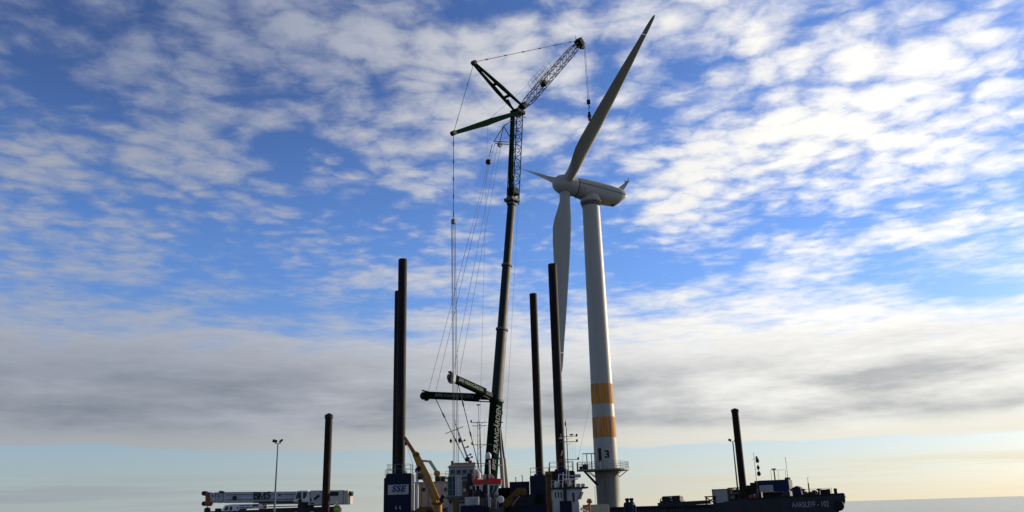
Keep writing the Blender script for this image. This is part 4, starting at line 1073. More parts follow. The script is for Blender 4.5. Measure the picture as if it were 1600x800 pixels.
# boxes and bins in front of the boats
def site_box():
    Ys = 91.0
    a, b = at(726, 790, Ys), at(748, 776, Ys)
    t = thing('electrical_cabinet', 'pale cabinet with printed lines standing on a blue container', 'cabinet', ((a.x + b.x) / 2, Ys + 0.6, a.z))
    MB().span((a.x, Ys, a.z), (b.x, Ys + 1.2, b.z)).build('cabinet_body', M['grey'], t, bevel=0.04)
    for k in range(4):
        z = b.z - 0.3 - 0.17 * k
        MB().span((a.x + 0.6, Ys - 0.008, z), (b.x - 0.25, Ys + 0.01, z + 0.05)).build('printed_line', M['midgrey'], t)
    container('blue_site_container', 'dark blue container carrying the pale cabinet', (((a.x + b.x) / 2), Ys + 0.8, 1.55), (2.3, 1.9, a.z - 1.55), 0, M['blue'], doors=False)
    c2, d2 = at(717.5, 790, Ys), at(724.5, 782, Ys)
    t2 = thing('gas_bottle_rack', 'blue rack of pale gas bottles beside the cabinet', 'bottle rack', ((c2.x + d2.x) / 2, Ys + 0.4, 1.55))
    MB().span((c2.x - 0.1, Ys + 0.55, 1.55), (d2.x + 0.1, Ys + 0.65, c2.z + 0.35)).span((c2.x - 0.1, Ys, 1.55), (d2.x + 0.1, Ys + 0.54, 1.75)).build('rack_frame', M['blue'], t2)
    for k in range(4):
        x = c2.x + (d2.x - c2.x) * k / 3
        MB().lathe([(0.055, 0), (0.055, 0.9 + c2.z - 2.6), (0.02, 1.0 + c2.z - 2.6), (0.02, 1.1 + c2.z - 2.6)], (x, Ys + 0.3, 1.76), n=10).build('gas_bottle', M['white'], t2, smooth=True)
    p0, p1 = at(709, 800, Ys), at(712, 779, Ys)
    t3 = thing('timber_fender', 'yellowish timber fender post in front of the workboat', 'fender post', (p0.x, Ys, 1.55))
    MB().span((at(708, 790, Ys).x, Ys, 1.55), (at(716, 790, Ys).x, Ys + 0.5, at(712, 779, Ys).z)).build('post', M['dkyellow'], t3, bevel=0.05)
    MB().span((at(708, 790, Ys).x - 0.05, Ys - 0.04, 2.4), (at(716, 790, Ys).x + 0.05, Ys + 0.54, 2.55)).build('steel_band', M['dark'], t3)
    b2 = thing('mooring_pontoon', 'low dark steel mooring pontoon under the cabinet and containers', 'pontoon', (-5, 91.5, 0))
    MB().span((-13.5, 89.8, -0.4), (12.5, 92.8, 1.53)).build('float', M['hull'], b2, bevel=0.1)
    for x in (-12, -3, 6, 11): MB().tube((x, 90.1, 1.53), (x, 90.1, 1.95), 0.14, n=12).build('bollard', M['dark'], b2, smooth=True)
site_box()

# blue containers and machinery right of the crane
def blue_boxes():
    a, b = at(796, 753, 108.5), at(827, 753, 108.5)
    container('blue_container', 'dark blue container on the jack-up deck beside the crane foot', ((a.x + b.x) / 2, 110.0, DZ), (b.x - a.x, 3.0, a.z - DZ), 0, M['blue'], doors=False)
    for k, px in enumerate((806, 816.5)):
        lab = ('straight-topped thin exhaust stack on the blue container', 'hooked thin exhaust stack on the container, next to the jack house')[k]
        p = at(px, 752, 109.2)
        t = thing('exhaust_stack', lab, 'exhaust stack', (p.x, 109.2, a.z), 'exhaust stacks on the blue container')
        MB().tube((p.x, 109.2, a.z - 0.02), (p.x, 109.2, a.z + 0.65), 0.05, n=8).build('pipe', M['dark'], t)
        if k: MB().beam((p.x, 109.2, a.z + 0.65), (p.x - 0.12, 109.2, a.z + 0.78), 0.12, 0.05, Y_).build('rain_flap', M['dark'], t)
    a, b = at(806, 794, 94.5), at(848, 791, 94.5)
    container('low_blue_skip', 'low dark blue skip in front of the blue jack house', ((a.x + b.x) / 2 + 0.3, 95.2, 1.55), (2.6, 1.6, b.z - 1.55 + 0.2), 0, M['blue'], 'skip', doors=False)
    a, b = at(875, 783, 92.0), at(893, 783, 92.0)
    container('small_blue_bin', 'small dark blue steel bin in front of the white tug', ((a.x + b.x) / 2, 92.3, 1.55), (b.x - a.x, 1.0, a.z - 1.55), 0, M['blue'], 'bin', doors=False)
    # brown column beside the right-hand house
    p = at(858, 760, 100.2); zt = at(858, 737, 100.2).z
    t = thing('steel_column', 'tall rusty ochre steel column beside the blue jack house', 'column', (p.x, 100.2, DZ))
    for s in (-0.3, 0.3): MB().span((p.x + s - 0.1, 99.9, DZ), (p.x + s + 0.1, 100.5, zt - 0.4)).build('flange', M['brown'], t)
    MB().span((p.x - 0.2, 100.15, DZ), (p.x + 0.2, 100.25, zt - 0.4)).build('web', M['brown'], t)
    MB().span((p.x - 0.42, 99.8, zt - 0.4), (p.x + 0.42, 100.6, zt)).build('head_plate', M['dkyellow'], t, bevel=0.06)
    for k in range(4): MB().span((p.x - 0.19, 99.95, DZ + 0.8 + k * 1.0), (p.x + 0.19, 100.14, DZ + 0.9 + k * 1.0)).build('stiffener', M['brown'], t)
    MB().span((p.x - 0.5, 99.7, DZ), (p.x + 0.5, 100.7, DZ + 0.1)).build('base_plate', M['dark'], t)
    # grimy yellow bent arm of a loading crane
    Yl = 96.5
    P = lambda x, y, d=0.0: at(x, y, Yl + d)
    t = thing('loader_crane', 'grimy yellow loader crane with folded bent arm', 'loader crane', (P(790, 790).x, Yl, DZ - 0.7))
    low = [(784, 792), (786, 783), (803, 767), (811, 773), (798, 789), (792, 795)]
    up = [(803, 767), (808, 762.5), (819, 762), (823, 764), (823, 772), (818, 774), (811, 773)]
    MB().prism([P(*q, -0.3) for q in low], (0, 0.6, 0)).build('lower_arm', M['dkyellow'], t, bevel=0.06)
    MB().prism([P(*q, -0.26) for q in up], (0, 0.52, 0)).build('upper_arm', M['dkyellow'], t, bevel=0.06)
    MB().frame(P(812, 779), X_, Y_, Z_, (1.5, 0.9, 0.6)).build('engine_housing', M['dark'], t, bevel=0.1)
    MB().lathe([(0.9, 0), (0.7, 0.3), (0.55, 1.0), (0.5, 1.2)], Vector((P(790, 796).x, Yl, 1.7)), n=18).build('pedestal', M['dkyellow'], t, smooth=True)
    MB().tube(P(800, 790, -0.4), P(812, 775, -0.4), 0.09, n=8).build('ram', M['galv'], t, smooth=True)
    for (x, y, r) in ((804, 791, 0.36), (829, 781, 0.45), (833, 776, 0.32)):
        MB().lathe([(r, -0.15), (r * 0.5, -0.16), (r * 0.5, 0.16), (r, 0.15)], P(x, y, -0.2), Y_, 18).build('hose_coil', M['dark'], t, smooth=True)
    MB().span((P(800, 797).x, Yl - 0.4, 1.6), (P(836, 797).x, Yl + 0.6, P(800, 786).z)).build('machine_bed', M['dark'], t, bevel=0.08)
    b = thing('work_barge', 'low dark work barge carrying the loader crane', 'barge', (4, 96, 0))
    MB().span((-2.5, 93.9, -0.4), (9.2, 98.3, 1.54)).build('float', M['hull'], b, bevel=0.1)
    MB().span((-2.4, 94.0, 1.54), (9.1, 98.2, 1.57)).build('deck', M['grate'], b)
blue_boxes()

def white_tug():
    Yt = 94.2
    P = lambda x, y, d=0.0: at(x, y, Yt + d)
    x0, x1 = P(862, 770).x, P(911, 765).x; cx = (x0 + x1) / 2
    t = thing('white_tug', 'white tug with raked bridge windows and multi-armed signal mast', 'tug', (cx, Yt + 1.5, 0))
    MB().prism([Vector((x, y, -0.6)) for x, y in ((cx - 3.6, Yt - 1.2), (cx + 3.2, Yt - 1.2), (cx + 4.6, Yt + 1.3), (cx + 3.2, Yt + 3.9), (cx - 3.6, Yt + 3.9))], (0, 0, 2.8)).build('hull', M['blue'], t, bevel=0.12)
    MB().span((x0 + 0.1, Yt + 0.02, 2.2), (P(905, 790).x, Yt + 2.9, P(885, 783).z)).build('deckhouse', M['offwhite'], t, bevel=0.05)
    zb, zt = P(885, 783).z, P(885, 763.5).z
    body = [Vector((x0 + 0.05, Yt, zb)), Vector((P(903.5, 780).x, Yt, zb)), Vector((P(911, 765).x, Yt, zt)), Vector((x0 + 0.05, Yt, zt))]
    MB().prism(body, (0, 2.8, 0)).build('wheelhouse', M['offwhite'], t, bevel=0.03)
    rf = MB().span((x0 - 0.15, Yt - 0.35, zt), (P(919, 762).x, Yt + 3.1, zt + 0.14)).build('bridge_roof', M['dark'], t)
    for (pa, pb) in (((901.5, 780.5), (906, 768.5)), ((905.5, 780.5), (909.6, 768.5))):
        q = [P(pa[0] - 1.3, pa[1], -0.03), P(pa[0] + 1.3, pa[1], -0.03), P(pb[0] + 1.3, pb[1], -0.03), P(pb[0] - 1.3, pb[1], -0.03)]
        MB().prism(q, (0, 0.025, 0)).build('raked_pane', M['grey'], t)
        MB().beam(P(pa[0] + 1.9, pa[1], -0.05), P(pb[0] + 1.9, pb[1], -0.05), 0.06, 0.08, Y_).build('window_post', M['dark'], t)
    for px in (868, 872.5, 877): window(t, P(px, 773.5, -0.002), X_, Z_, 0.24, 0.72, 'white')
    window(t, P(896, 777, -0.002), X_, Z_, 0.36, 1.1, 'white', name='door')
    MB().span((P(880.5, 770).x, Yt - 0.35, 2.2), (P(885, 770).x, Yt - 0.02, P(883, 752).z)).build('exhaust_trunk', M['dark'], t, bevel=0.05)
    MB().span((P(866, 757).x, Yt + 0.2, zt + 0.14), (P(873, 757).x, Yt + 1.2, P(870, 752).z)).build('deck_locker', M['offwhite'], t, bevel=0.06)
    for a, b in ((901, 907), (908.5, 914)):
        MB().span((P(a, 757).x, Yt + 0.1, zt + 0.14), (P(b, 757).x, Yt + 0.9, P(a, 755.5).z)).build('liferaft_box', M['offwhite'], t, bevel=0.06)
    railing(t, [Vector((x0, Yt - 0.25, zt + 0.14)), Vector((P(900, 762).x, Yt - 0.25, zt + 0.14))], 0.75, 0.45, 0.018, (1.0, 0.5), 'white')
    MB().frame(P(892, 748.5, 0.8), X_, Y_, Z_, (1.6, 0.14, 0.14)).build('radar_scanner', M['white'], t, bevel=0.03)
    MB().tube(P(890, 758, 0.8), P(890, 749, 0.8), 0.07, n=8).build('radar_post', M['white'], t)
    MB().lathe([(0.18, -0.3), (0.2, 0), (0.18, 0.3)], P(903, 743.5, 0.5), X_, 12).build('lamp_housing', M['grey'], t, smooth=True)
    MB().path([P(894, 743.5, 0.5), P(903, 743.5, 0.5)], 0.05).build('lamp_arm', M['white'], t)
    for k, px in enumerate((872, 879, 884, 898)):
        MB().tube(P(px, 762, 0.7), P(px + 1, 741 - 3 * k % 7, 0.7), 0.035, n=6).build('roof_pole', M['white'], t)
    MB().path([P(873, 741, 0.7), P(899, 744, 0.7)], 0.04).build('roof_bar', M['white'], t)
    # signal mast
    a, b = P(889.2, 760, 1.2), P(884.8, 668, 1.2)
    m = MB().tube(a, b, 0.08, 0.045, n=8).build('signal_mast', M['galv'], t, smooth=True)
    MB().tube(b, P(883.5, 655, 1.2), 0.02, n=5).build('whip_aerial', M['galv'], m)
    MB().lathe([(0.02, -0.3), (0.1, 0), (0.02, 0.25)], P(883.5, 662, 1.2), n=8).build('wind_vane', M['dark'], m)
    for y, l, r_, lamps in ((682, 875, 901, (901, 875)), (690.5, 875, 901.5, (901.5,)), (718.5, 873, 903.5, (903.5,))):
        ar = MB().path([P(l, y, 1.2), P(r_, y - 0.8, 1.2)], 0.035)
        ar.tube(P((l + 886) / 2, y, 1.2), P(887, y + 5, 1.2), 0.02, n=4).tube(P((r_ + 886) / 2, y, 1.2), P(887, y + 5, 1.2), 0.02, n=4)
        arm = ar.build('cross_arm', M['galv'], m)
        for e in lamps: MB().tube(P(e, y, 1.2), P(e, y - 4, 1.2), 0.11, n=8).build('lamp', M['dark'], arm)
    MB().lathe([(0.05, 0), (0.25, 0.1), (0.25, 0.15)], P(893, 680.5, 1.2), n=12).build('gps_dish', M['dark'], m)
    MB().lathe([(0.12, 0), (0.2, 0.08), (0.12, 0.16)], P(875.5, 686, 1.2), n=12).build('horn', M['white'], m)
    for px in (891, 895, 899): MB().tube(P(px, 718, 1.2), P(px - 0.6, 690, 1.2), 0.01, n=4).build('halyard', M['rope'], m)
    MB().beam(P(879, 704, 1.1), P(877, 712, 1.1), 0.12, 0.02, Y_).build('signal_flag', M['letter'], m)
    MB().tube(P(877, 722, 1.1), P(879, 668, 1.1), 0.012, n=4).build('flag_line', M['rope'], m)
    g = MB().tube(P(903.5, 715, 1.2), at(924.5, 618, 143.0), 0.014, n=4).build('survey_line', M['rope'], t)
white_tug()

def right_container():
    Yc = 97.4
    a, b = at(932, 788, Yc), at(955, 788, Yc)
    container('rusty_white_container', 'rusty white container open at one end below the turbine', ((at(914, 790, Yc).x + b.x) / 2, 98.9 + 1.6, DZ - 0.0), (b.x - at(914, 790, Yc).x, 2.4, a.z - DZ), R_(-6), M['cream'])
    p = at(919, 788, 97.0)
    t = thing('orange_boat_crane', 'small rusty orange crane arm beside the white container', 'crane arm', (p.x, 97.0, 1.6))
    MB().beam(at(907, 796, 97.0), at(921, 788, 97.0), 0.16, 0.2, Z_).build('arm', M['ochre'], t, bevel=0.03)
    MB().lathe([(0.28, -0.2), (0.34, 0), (0.2, 0.3)], at(921, 783.5, 97.0), n=12).build('winch_head', M['rustred'], t, smooth=True)
    MB().tube(at(921, 784, 97.0), Vector((at(921, 784, 97.0).x, 97.0, 1.6)), 0.12, n=10).build('post', M['ochre'], t)
right_container()

# ================================================================== dark barge on the right
BS = Vector((12.2, 127.0, 0)); BU = Vector((42.3 - 12.2, 112.0 - 127.0, 0)); BLEN = BU.length; BU = BU.normalized(); BV = Vector((-BU.y, BU.x, 0))
bq = lambda x, y, v=0.0: onplane(x, y, BS + BV * v, BV)
def build_dark_barge():
    t = thing('cargo_barge', 'long black cargo barge lettered along its raised bow', 'barge', BS + BU * BLEN / 2)
    W = 9.5
    Zd = 3.12
    # hull: side profile along u, pushed across v
    prof = [(0, -1.2), (0, Zd), (BLEN - 17.5, Zd), (BLEN - 17.5, Zd), (BLEN - 12.5, 3.75), (BLEN - 2.0, 3.95), (BLEN, 4.05), (BLEN, 2.9), (BLEN - 1.4, 1.2), (BLEN - 4.5, -1.2)]
    prof = [prof[0], prof[1], prof[2]] + prof[4:]
    far = [(u - (1.4 if u > BLEN - 5 else 0), z) for u, z in prof]
    MB().loft([[BS + BU * u + Z_ * z for u, z in prof], [BS + BU * u + BV * W + Z_ * z for u, z in far]]).build('hull', M['hull'], t, bevel=0.12)
    # rubbing strake and bulwark
    MB().beam(BS + BU * 0.2 - BV * 0.1 + Z_ * (Zd - 0.25), BS + BU * (BLEN - 17.5) - BV * 0.1 + Z_ * (Zd - 0.25), 0.2, 0.3).build('rubbing_strake', M['rubber'], t)
    MB().beam(BS + BU * (BLEN - 12.5) - BV * 0.06 + Z_ * 3.66, BS + BU * (BLEN - 0.1) - BV * 0.06 + Z_ * 3.93, 0.16, 0.12).build('bow_strake', M['rubber'], t)
    n = 26
    for k in range(n):                      # rail stanchions of the low stern bulwark
        u = 1.5 + k * 0.42
        MB().beam(BS + BU * u - BV * 0.06 + Z_ * 2.3, BS + BU * u - BV * 0.06 + Z_ * 2.85, 0.09, 0.10).build('hull_rib', M['midgrey'], t)
    for k in range(9):                      # plate seams along the side
        u = 3.0 + k * 3.3
        zt_ = Zd - 0.45 if u < BLEN - 17.6 else 3.4
        MB().beam(BS + BU * u - BV * 0.012 + Z_ * 0.1, BS + BU * u - BV * 0.012 + Z_ * zt_, 0.06, 0.05).build('plate_seam', M['hull'], t)
    # coaming of the hold
    c0, c1 = bq(1028, 787, 1.0), bq(1110, 783, 1.0)
    MB().beam(Vector((c0.x, c0.y, Zd + 0.15)), Vector((c1.x, c1.y, Zd + 0.3)), 0.3, 0.5).build('hold_coaming', M['hull'], t)
    # wedge shaped bow plating amidships
    pts = [bq(1198, 792.5, -0.05), bq(1238, 792, -0.05), bq(1233, 765, -0.05), bq(1227, 766, -0.05)]
    MB().prism(pts, BV * 0.6).build('wedge_plate', M['hull'], t, bevel=0.04)
    # lettering on the bow
    c = bq(1266, 788.5, -0.03)
    stuff(text('AARSLEFF - 102', 1.0, c, BU, Z_, M['grey'], t, 'lettering', bold=0.004, sx=0.70))
    # anchor pocket fender at the bow
    MB().lathe([(0.42, -0.25), (0.62, -0.2), (0.66, 0.0), (0.62, 0.2), (0.42, 0.25)], bq(1311, 790, -0.3), BV, 20).build('tyre_fender', M['rubber'], t, smooth=True)
    for x, y0, y1, w in ((1295.5, 764, 774, 0.62), (1306, 763, 771, 0.55)):
        a = bq(x, y1, 1.5); b = bq(x, y0, 1.5)
        MB().tube(Vector((a.x, a.y, 3.9)), Vector((a.x, a.y, b.z)), w / 2 * 0.8, n=12).build('bollard', M['dark'], t, smooth=True)
    MB().frame(bq(1303, 772.5, 1.2), BU, BV, Z_, (2.6, 1.6, 0.25)).build('fore_platform', M['dark'], t, bevel=0.04)
    MB().frame(bq(1303, 776.5, 1.2), BU, BV, Z_, (2.9, 1.6, 0.3)).build('windlass_base', M['dark'], t, bevel=0.05)
    return t, Zd
BARGE, BZ = build_dark_barge()

def barge_box(name, label, cat, x0, x1, y, v, depth, m, parts=None, z0=None):
    a, b = bq(x0, y, v), bq(x1, y, v)
    zt = (a.z + b.z) / 2; z0 = BZ if z0 is None else z0
    c = (a + b) / 2 + BV * depth / 2; c.z = z0
    L = (Vector((a.x, a.y, 0)) - Vector((b.x, b.y, 0))).length
    t = thing(name, label, cat, c)
    return t, c, L, zt
def deck_cargo():
    # dark engine pack
    t, c, L, zt = barge_box('engine_pack', 'dark hydraulic power pack alone on the barge deck', 'power pack', 1030, 1063, 776, 3.0, 2.2, 'dark')
    H = zt - BZ
    MB().frame(c + Z_ * (H * 0.28), BU, BV, Z_, (L, 2.2, H * 0.56)).build('tank', M['dark'], t, bevel=0.08)
    for u0, u1, top in ((-0.42, -0.04, 1.0), (0.06, 0.46, 1.04)):
        MB().frame(c + BU * L * (u0 + u1) / 2 + Z_ * (H * (0.56 + top) / 2), BU, BV, Z_, (L * (u1 - u0), 1.8, H * (top - 0.56))).build('engine_cover', M['dark'], t, bevel=0.08)
    for u in (-0.47, 0.47): MB().beam(c + BU * L * u - BV * 1.05 + Z_ * 0.02, c + BU * L * u * 0.96 - BV * 1.05 + Z_ * H * 0.8, 0.12, 0.12).build('lifting_post', M['dark'], t)
    MB().beam(c - BU * L * 0.45 + Z_ * (H * 1.02), c + BU * L * 0.40 + Z_ * (H * 1.06), 0.12, 0.12).build('lifting_bar', M['dark'], t)
    # low winch
    t, c, L, zt = barge_box('deck_winch', 'small low dark winch beside the power pack', 'winch', 1069, 1085, 785, 3.0, 1.2, 'dark')
    H = zt - BZ
    MB().frame(c + Z_ * H * 0.2, BU, BV, Z_, (L, 1.2, H * 0.4)).build('bed', M['dark'], t, bevel=0.04)
    MB().tube(c - BU * L * 0.3 + Z_ * H * 0.6, c + BU * L * 0.15 + Z_ * H * 0.6, H * 0.4, n=14).build('drum', M['brown'], t, smooth=True)
    MB().frame(c + BU * L * 0.34 + Z_ * H * 0.65, BU, BV, Z_, (L * 0.3, 0.8, H * 0.5)).build('motor', M['dark'], t, bevel=0.08)
    # pipe trestle
    t, c, L, zt = barge_box('pipe_trestle', 'dark braced trestle beside the white barge container', 'trestle', 1101, 1116, 776, 2.5, 1.0, 'dark')
    H = zt - BZ
    for u in (-0.46, 0.46): MB().beam(c + BU * L * u, c + BU * L * u + Z_ * H, 0.18, 0.18).build('post', M['dark'], t)
    for a, b in ((-0.46, 0.46), (0.46, -0.46)): MB().beam(c + BU * L * a + Z_ * 0.1, c + BU * L * b + Z_ * H * 0.9, 0.14, 0.14).build('brace', M['dark'], t)
    MB().beam(c - BU * L * 0.6 + Z_ * H, c + BU * L * 0.6 + Z_ * H, 0.3, 0.16).build('top_beam', M['dark'], t)
    # white site container and open rack beside it
    yaw = math.atan2(BU.y, BU.x)
    a, b = bq(1112, 764.5, 3.0), bq(1137, 763.5, 3.0)
    L = (Vector((a.x, a.y, 0)) - Vector((b.x, b.y, 0))).length
    c = (a + b) / 2 + BV * 1.2; c.z = BZ
    container('white_container', 'white shipping container with dark roof edge on the black barge', c, (L, 2.4, a.z - BZ), yaw, M['offwhite'], frame=M['midgrey'], doors=False)
    b2 = bq(1160, 762.5, 3.0); L = (Vector((b2.x, b2.y, 0)) - Vector((b.x, b.y, 0))).length
    c = (b + b2) / 2 + BV * 1.2; c.z = BZ
    t = thing('storage_rack', 'open grey steel rack under the roof beside the white container', 'rack', c)
    H = b.z - BZ
    for u in (-0.48, -0.15, 0.18, 0.48):
        for v in (-1.1, 1.1): MB().beam(c + BU * L * u + BV * v, c + BU * L * u + BV * v + Z_ * H, 0.1, 0.1).build('post', M['midgrey'], t)
    for f in (0.3, 0.62): MB().frame(c + Z_ * H * f, BU, BV, Z_, (L * 0.94, 2.1, 0.07)).build('shelf', M['midgrey'], t)
    MB().frame(c + Z_ * (H + 0.06), BU, BV, Z_, (L + 0.1, 2.5, 0.12)).build('roof', M['dark'], t)
    MB().frame(c + BV * 0.9 + Z_ * H * 0.5, BU, BV, Z_, (L * 0.9, 0.08, H * 0.9)).build('back_panel', M['grey'], t)
    for u, f, m in ((-0.3, 0.33, 'offwhite'), (0.02, 0.33, 'dark'), (0.3, 0.65, 'rustred'), (0.33, 0.05, 'dark'), (-0.3, 0.03, 'dkyellow')):
        q = thing('stored_crate', dict(offwhite='pale crate on the rack shelf', dark='black crate on the rack, ' + ('middle shelf' if f > 0.1 else 'lowest level'), rustred='rust red crate on the top rack shelf', dkyellow='yellowish crate on the lowest rack level')[m], 'crate', c + BU * L * u + Z_ * (H * f + 0.04), 'crates on the barge rack')
        MB().frame(c + BU * L * u + Z_ * (H * f + 0.27), BU, BV, Z_, (0.75, 0.8, 0.42)).build('crate_body', M[m], q, bevel=0.03)
        MB().frame(c + BU * L * u + Z_ * (H * f + 0.50), BU, BV, Z_, (0.8, 0.85, 0.05)).build('lid', M['dark'], q)
    # dark deckhouse with stepped roof
    t, c, L, zt = barge_box('dark_deckhouse', 'dark stepped deckhouse between rack and blue control cabin', 'deckhouse', 1166, 1186, 758, 4.0, 3.0, 'dark')
    H = zt - BZ
    MB().frame(c + Z_ * H / 2, BU, BV, Z_, (L, 3.0, H)).build('wall', M['dark'], t, bevel=0.05)
    MB().frame(c + BU * L * 0.12 + Z_ * (H + 0.17), BU, BV, Z_, (L * 0.7, 2.6, 0.34)).build('roof_step', M['dark'], t, bevel=0.04)
    MB().frame(c + BU * L * 0.3 + Z_ * (H + 0.45), BU, BV, Z_, (L * 0.38, 2.2, 0.22)).build('roof_box', M['dark'], t, bevel=0.04)
    window(t, c - BV * 1.502 + BU * L * 0.32 + Z_ * H * 0.55, BU, Z_, 0.3, 1.0, 'midgrey', name='door')
    # blue control cabin with pale panel
    t, c, L, zt = barge_box('control_cabin', 'blue control cabin with pale panel and roof aerials on the barge', 'cabin', 1184.5, 1232, 750, 2.2, 3.0, 'blue2')
    zb = bq(1190, 769, 2.2).z
    MB().frame(c + Z_ * ((zt + zb) / 2 - BZ), BU, BV, Z_, (L, 3.0, zt - zb)).build('cabin_wall', M['blue2'], t, bevel=0.05)
    pa, pb = bq(1186, 758.5, 2.14), bq(1209, 768.5, 2.14)
    pc = (pa + pb) / 2
    MB().frame(Vector((pc.x, pc.y, (pa.z + pb.z) / 2)), BU, BV, Z_, ((Vector((pa.x, pa.y, 0)) - Vector((pb.x, pb.y, 0))).length, 0.06, pa.z - pb.z)).build('pale_panel', M['grey'], t, bevel=0.02)
    for k in range(6):
        MB().frame(c + BU * L * (0.06 + 0.075 * k) - BV * 1.51 + Z_ * ((zt + zb) / 2 - BZ), BU, BV, Z_, (0.1, 0.05, (zt - zb) * 0.9)).build('wall_rib', M['blue2'], t)
    for u in (-0.48, -0.2, 0.1, 0.48):
        for v in (-1.3, 1.3): MB().beam(c + BU * L * u + BV * v, c + BU * L * u + BV * v + Z_ * (zb - BZ), 0.16, 0.16).build('support_leg', M['dark'], t)
    MB().frame(c + BV * 0.3 + Z_ * (zb - BZ) * 0.5, BU, BV, Z_, (L * 0.9, 1.6, (zb - BZ) * 0.96)).build('machinery_room', M['dark'], t, bevel=0.05)
    rt = c + Z_ * (zt - BZ)
    railing(t, [rt - BU * L * 0.06 - BV * 1.2, rt + BU * L * 0.42 - BV * 1.2], 1.3, 0.9, 0.022, (1.0,), 'steel')
    MB().tube(rt + BU * L * 0.18 * -0.0, rt + Z_ * 1.45, 0.09, n=8).frame(rt + Z_ * 1.5, BU, BV, Z_, (0.6, 0.3, 0.16)).build('radar', M['dark'], t)
    MB().frame(rt + BU * L * 0.42 + Z_ * 0.14, BU, BV, Z_, (0.7, 0.8, 0.3)).build('roof_box', M['dark'], t, bevel=0.05)
    # aerial and signal mast
    a, b = bq(1233.5, 768, 2.0), bq(1228, 714, 2.0)
    q = thing('whip_aerial', 'thin tall aerial rising behind the blue control cabin', 'aerial', Vector((a.x, a.y, BZ)))
    MB().tube(Vector((a.x, a.y, BZ)), a, 0.09, n=8).build('base_tube', M['dark'], q)
    MB().tube(a, Vector((a.x, a.y, bq(1231, 745, 2.0).z)), 0.06, n=6).tube(Vector((a.x, a.y, bq(1231, 745, 2.0).z)), Vector((a.x, a.y, b.z)), 0.03, n=5).build('whip', M['dark'], q)
    a = bq(1186.5, 790, 1.6); ztop = bq(1182, 707, 1.6).z
    q = thing('signal_mast', 'thin signal mast carrying three dark day shapes', 'signal mast', Vector((a.x, a.y, BZ)))
    top = Vector((a.x, a.y, ztop)); ft = Vector((a.x, a.y, BZ))
    MB().tube(ft, top, 0.05, 0.03, n=6).build('pole', M['galv'], q)
    for z, sc, kind in ((bq(1184, 719.5, 1.6).z, 1.0, 0), (bq(1185, 730.5, 1.6).z, 1.0, 1), (bq(1185, 740, 1.6).z, 1.0, 0)):
        p = Vector((a.x, a.y, z)) + BU * 0.42
        MB().beam(Vector((a.x, a.y, z - 0.25)), p - Z_ * 0.25, 0.03, 0.03).build('yard', M['galv'], q)
        if kind == 0: MB().ball(p, 0.26, 12, 1.3).build('day_ball', M['black'], q, smooth=True)
        else: MB().lathe([(0.02, -0.42), (0.24, 0), (0.02, 0.42)], p, n=10).build('day_diamond', M['dark'], q)
    MB().beam(top - BU * 0.3 - Z_ * 0.9, top + BU * 0.4 - Z_ * 0.75, 0.04, 0.04).build('cross_arm', M['dark'], q)
    MB().ball(top + BU * 0.35 - Z_ * 0.65, 0.16, 10).build('lamp', M['dark'], q)
    # small blue hut with a peaked roof
    t, c, L, zt = barge_box('blue_hut', 'small dark blue hut with peaked roof on the barge bow', 'hut', 1237, 1250.5, 763, 2.5, 2.0, 'blue2', z0=3.7)
    H = zt - 3.7
    MB().frame(c + Z_ * H / 2, BU, BV, Z_, (L, 2.0, H)).build('wall', M['blue2'], t, bevel=0.03)
    e = [c - BU * (L / 2 + 0.1) + Z_ * H, c + BU * (L / 2 + 0.1) + Z_ * H, c + BU * 0.1 + Z_ * (H + 0.32)]
    MB().prism([p - BV * 1.1 for p in e], BV * 2.2).build('roof', M['dark'], t)
    # bow machinery
    t, c, L, zt = barge_box('anchor_winch', 'rusty dark anchor winch beside the blue hut on the bow', 'winch', 1252, 1277, 768, 2.0, 1.6, 'dark', z0=3.75)
    H = zt - 3.75
    MB().frame(c + Z_ * H * 0.25, BU, BV, Z_, (L, 1.6, H * 0.5)).build('bed', M['dark'], t, bevel=0.05)
    for u, r in ((-0.3, 0.5), (0.02, 0.42), (0.33, 0.46)):
        MB().tube(c + BU * L * u - BV * 0.7 + Z_ * H * 0.6, c + BU * L * u + BV * 0.7 + Z_ * H * 0.6, H * r, n=16).build('drum', M['brown' if u < 0 else 'dark'], t, smooth=True)
    for u in (0.38, 0.46): MB().tube(c + BU * L * u - BV * 0.8, c + BU * L * u - BV * 0.8 + Z_ * H * 1.1, 0.06, n=6).build('brake_lever', M['galv'], t)
    t, c, L, zt = barge_box('tool_locker', 'dark blue locker at the tip of the barge bow', 'locker', 1281, 1294, 765.5, 2.0, 1.4, 'dark', z0=3.85)
    H = zt - 3.85
    MB().frame(c + Z_ * H / 2, BU, BV, Z_, (L, 1.4, H)).build('locker_body', M['blue'], t, bevel=0.05)
    MB().frame(c + Z_ * (H + 0.03), BU, BV, Z_, (L + 0.1, 1.5, 0.06)).build('lid', M['dark'], t)
    a = bq(1265, 772, 1.0); b = bq(1263, 745, 1.0)
    q = thing('jack_staff', 'short dark staff with bent tip on the barge bow', 'staff', Vector((a.x, a.y, 3.8)))
    MB().tube(Vector((a.x, a.y, 3.8)), Vector((a.x, a.y, b.z - 0.8)), 0.11, 0.08, n=8).build('pole', M['dark'], q)
    MB().path([Vector((a.x, a.y, b.z - 0.8)), Vector((a.x, a.y, b.z - 0.2)), Vector((a.x + 0.12, a.y, b.z))], 0.03).build('bent_tip', M['dark'], q)
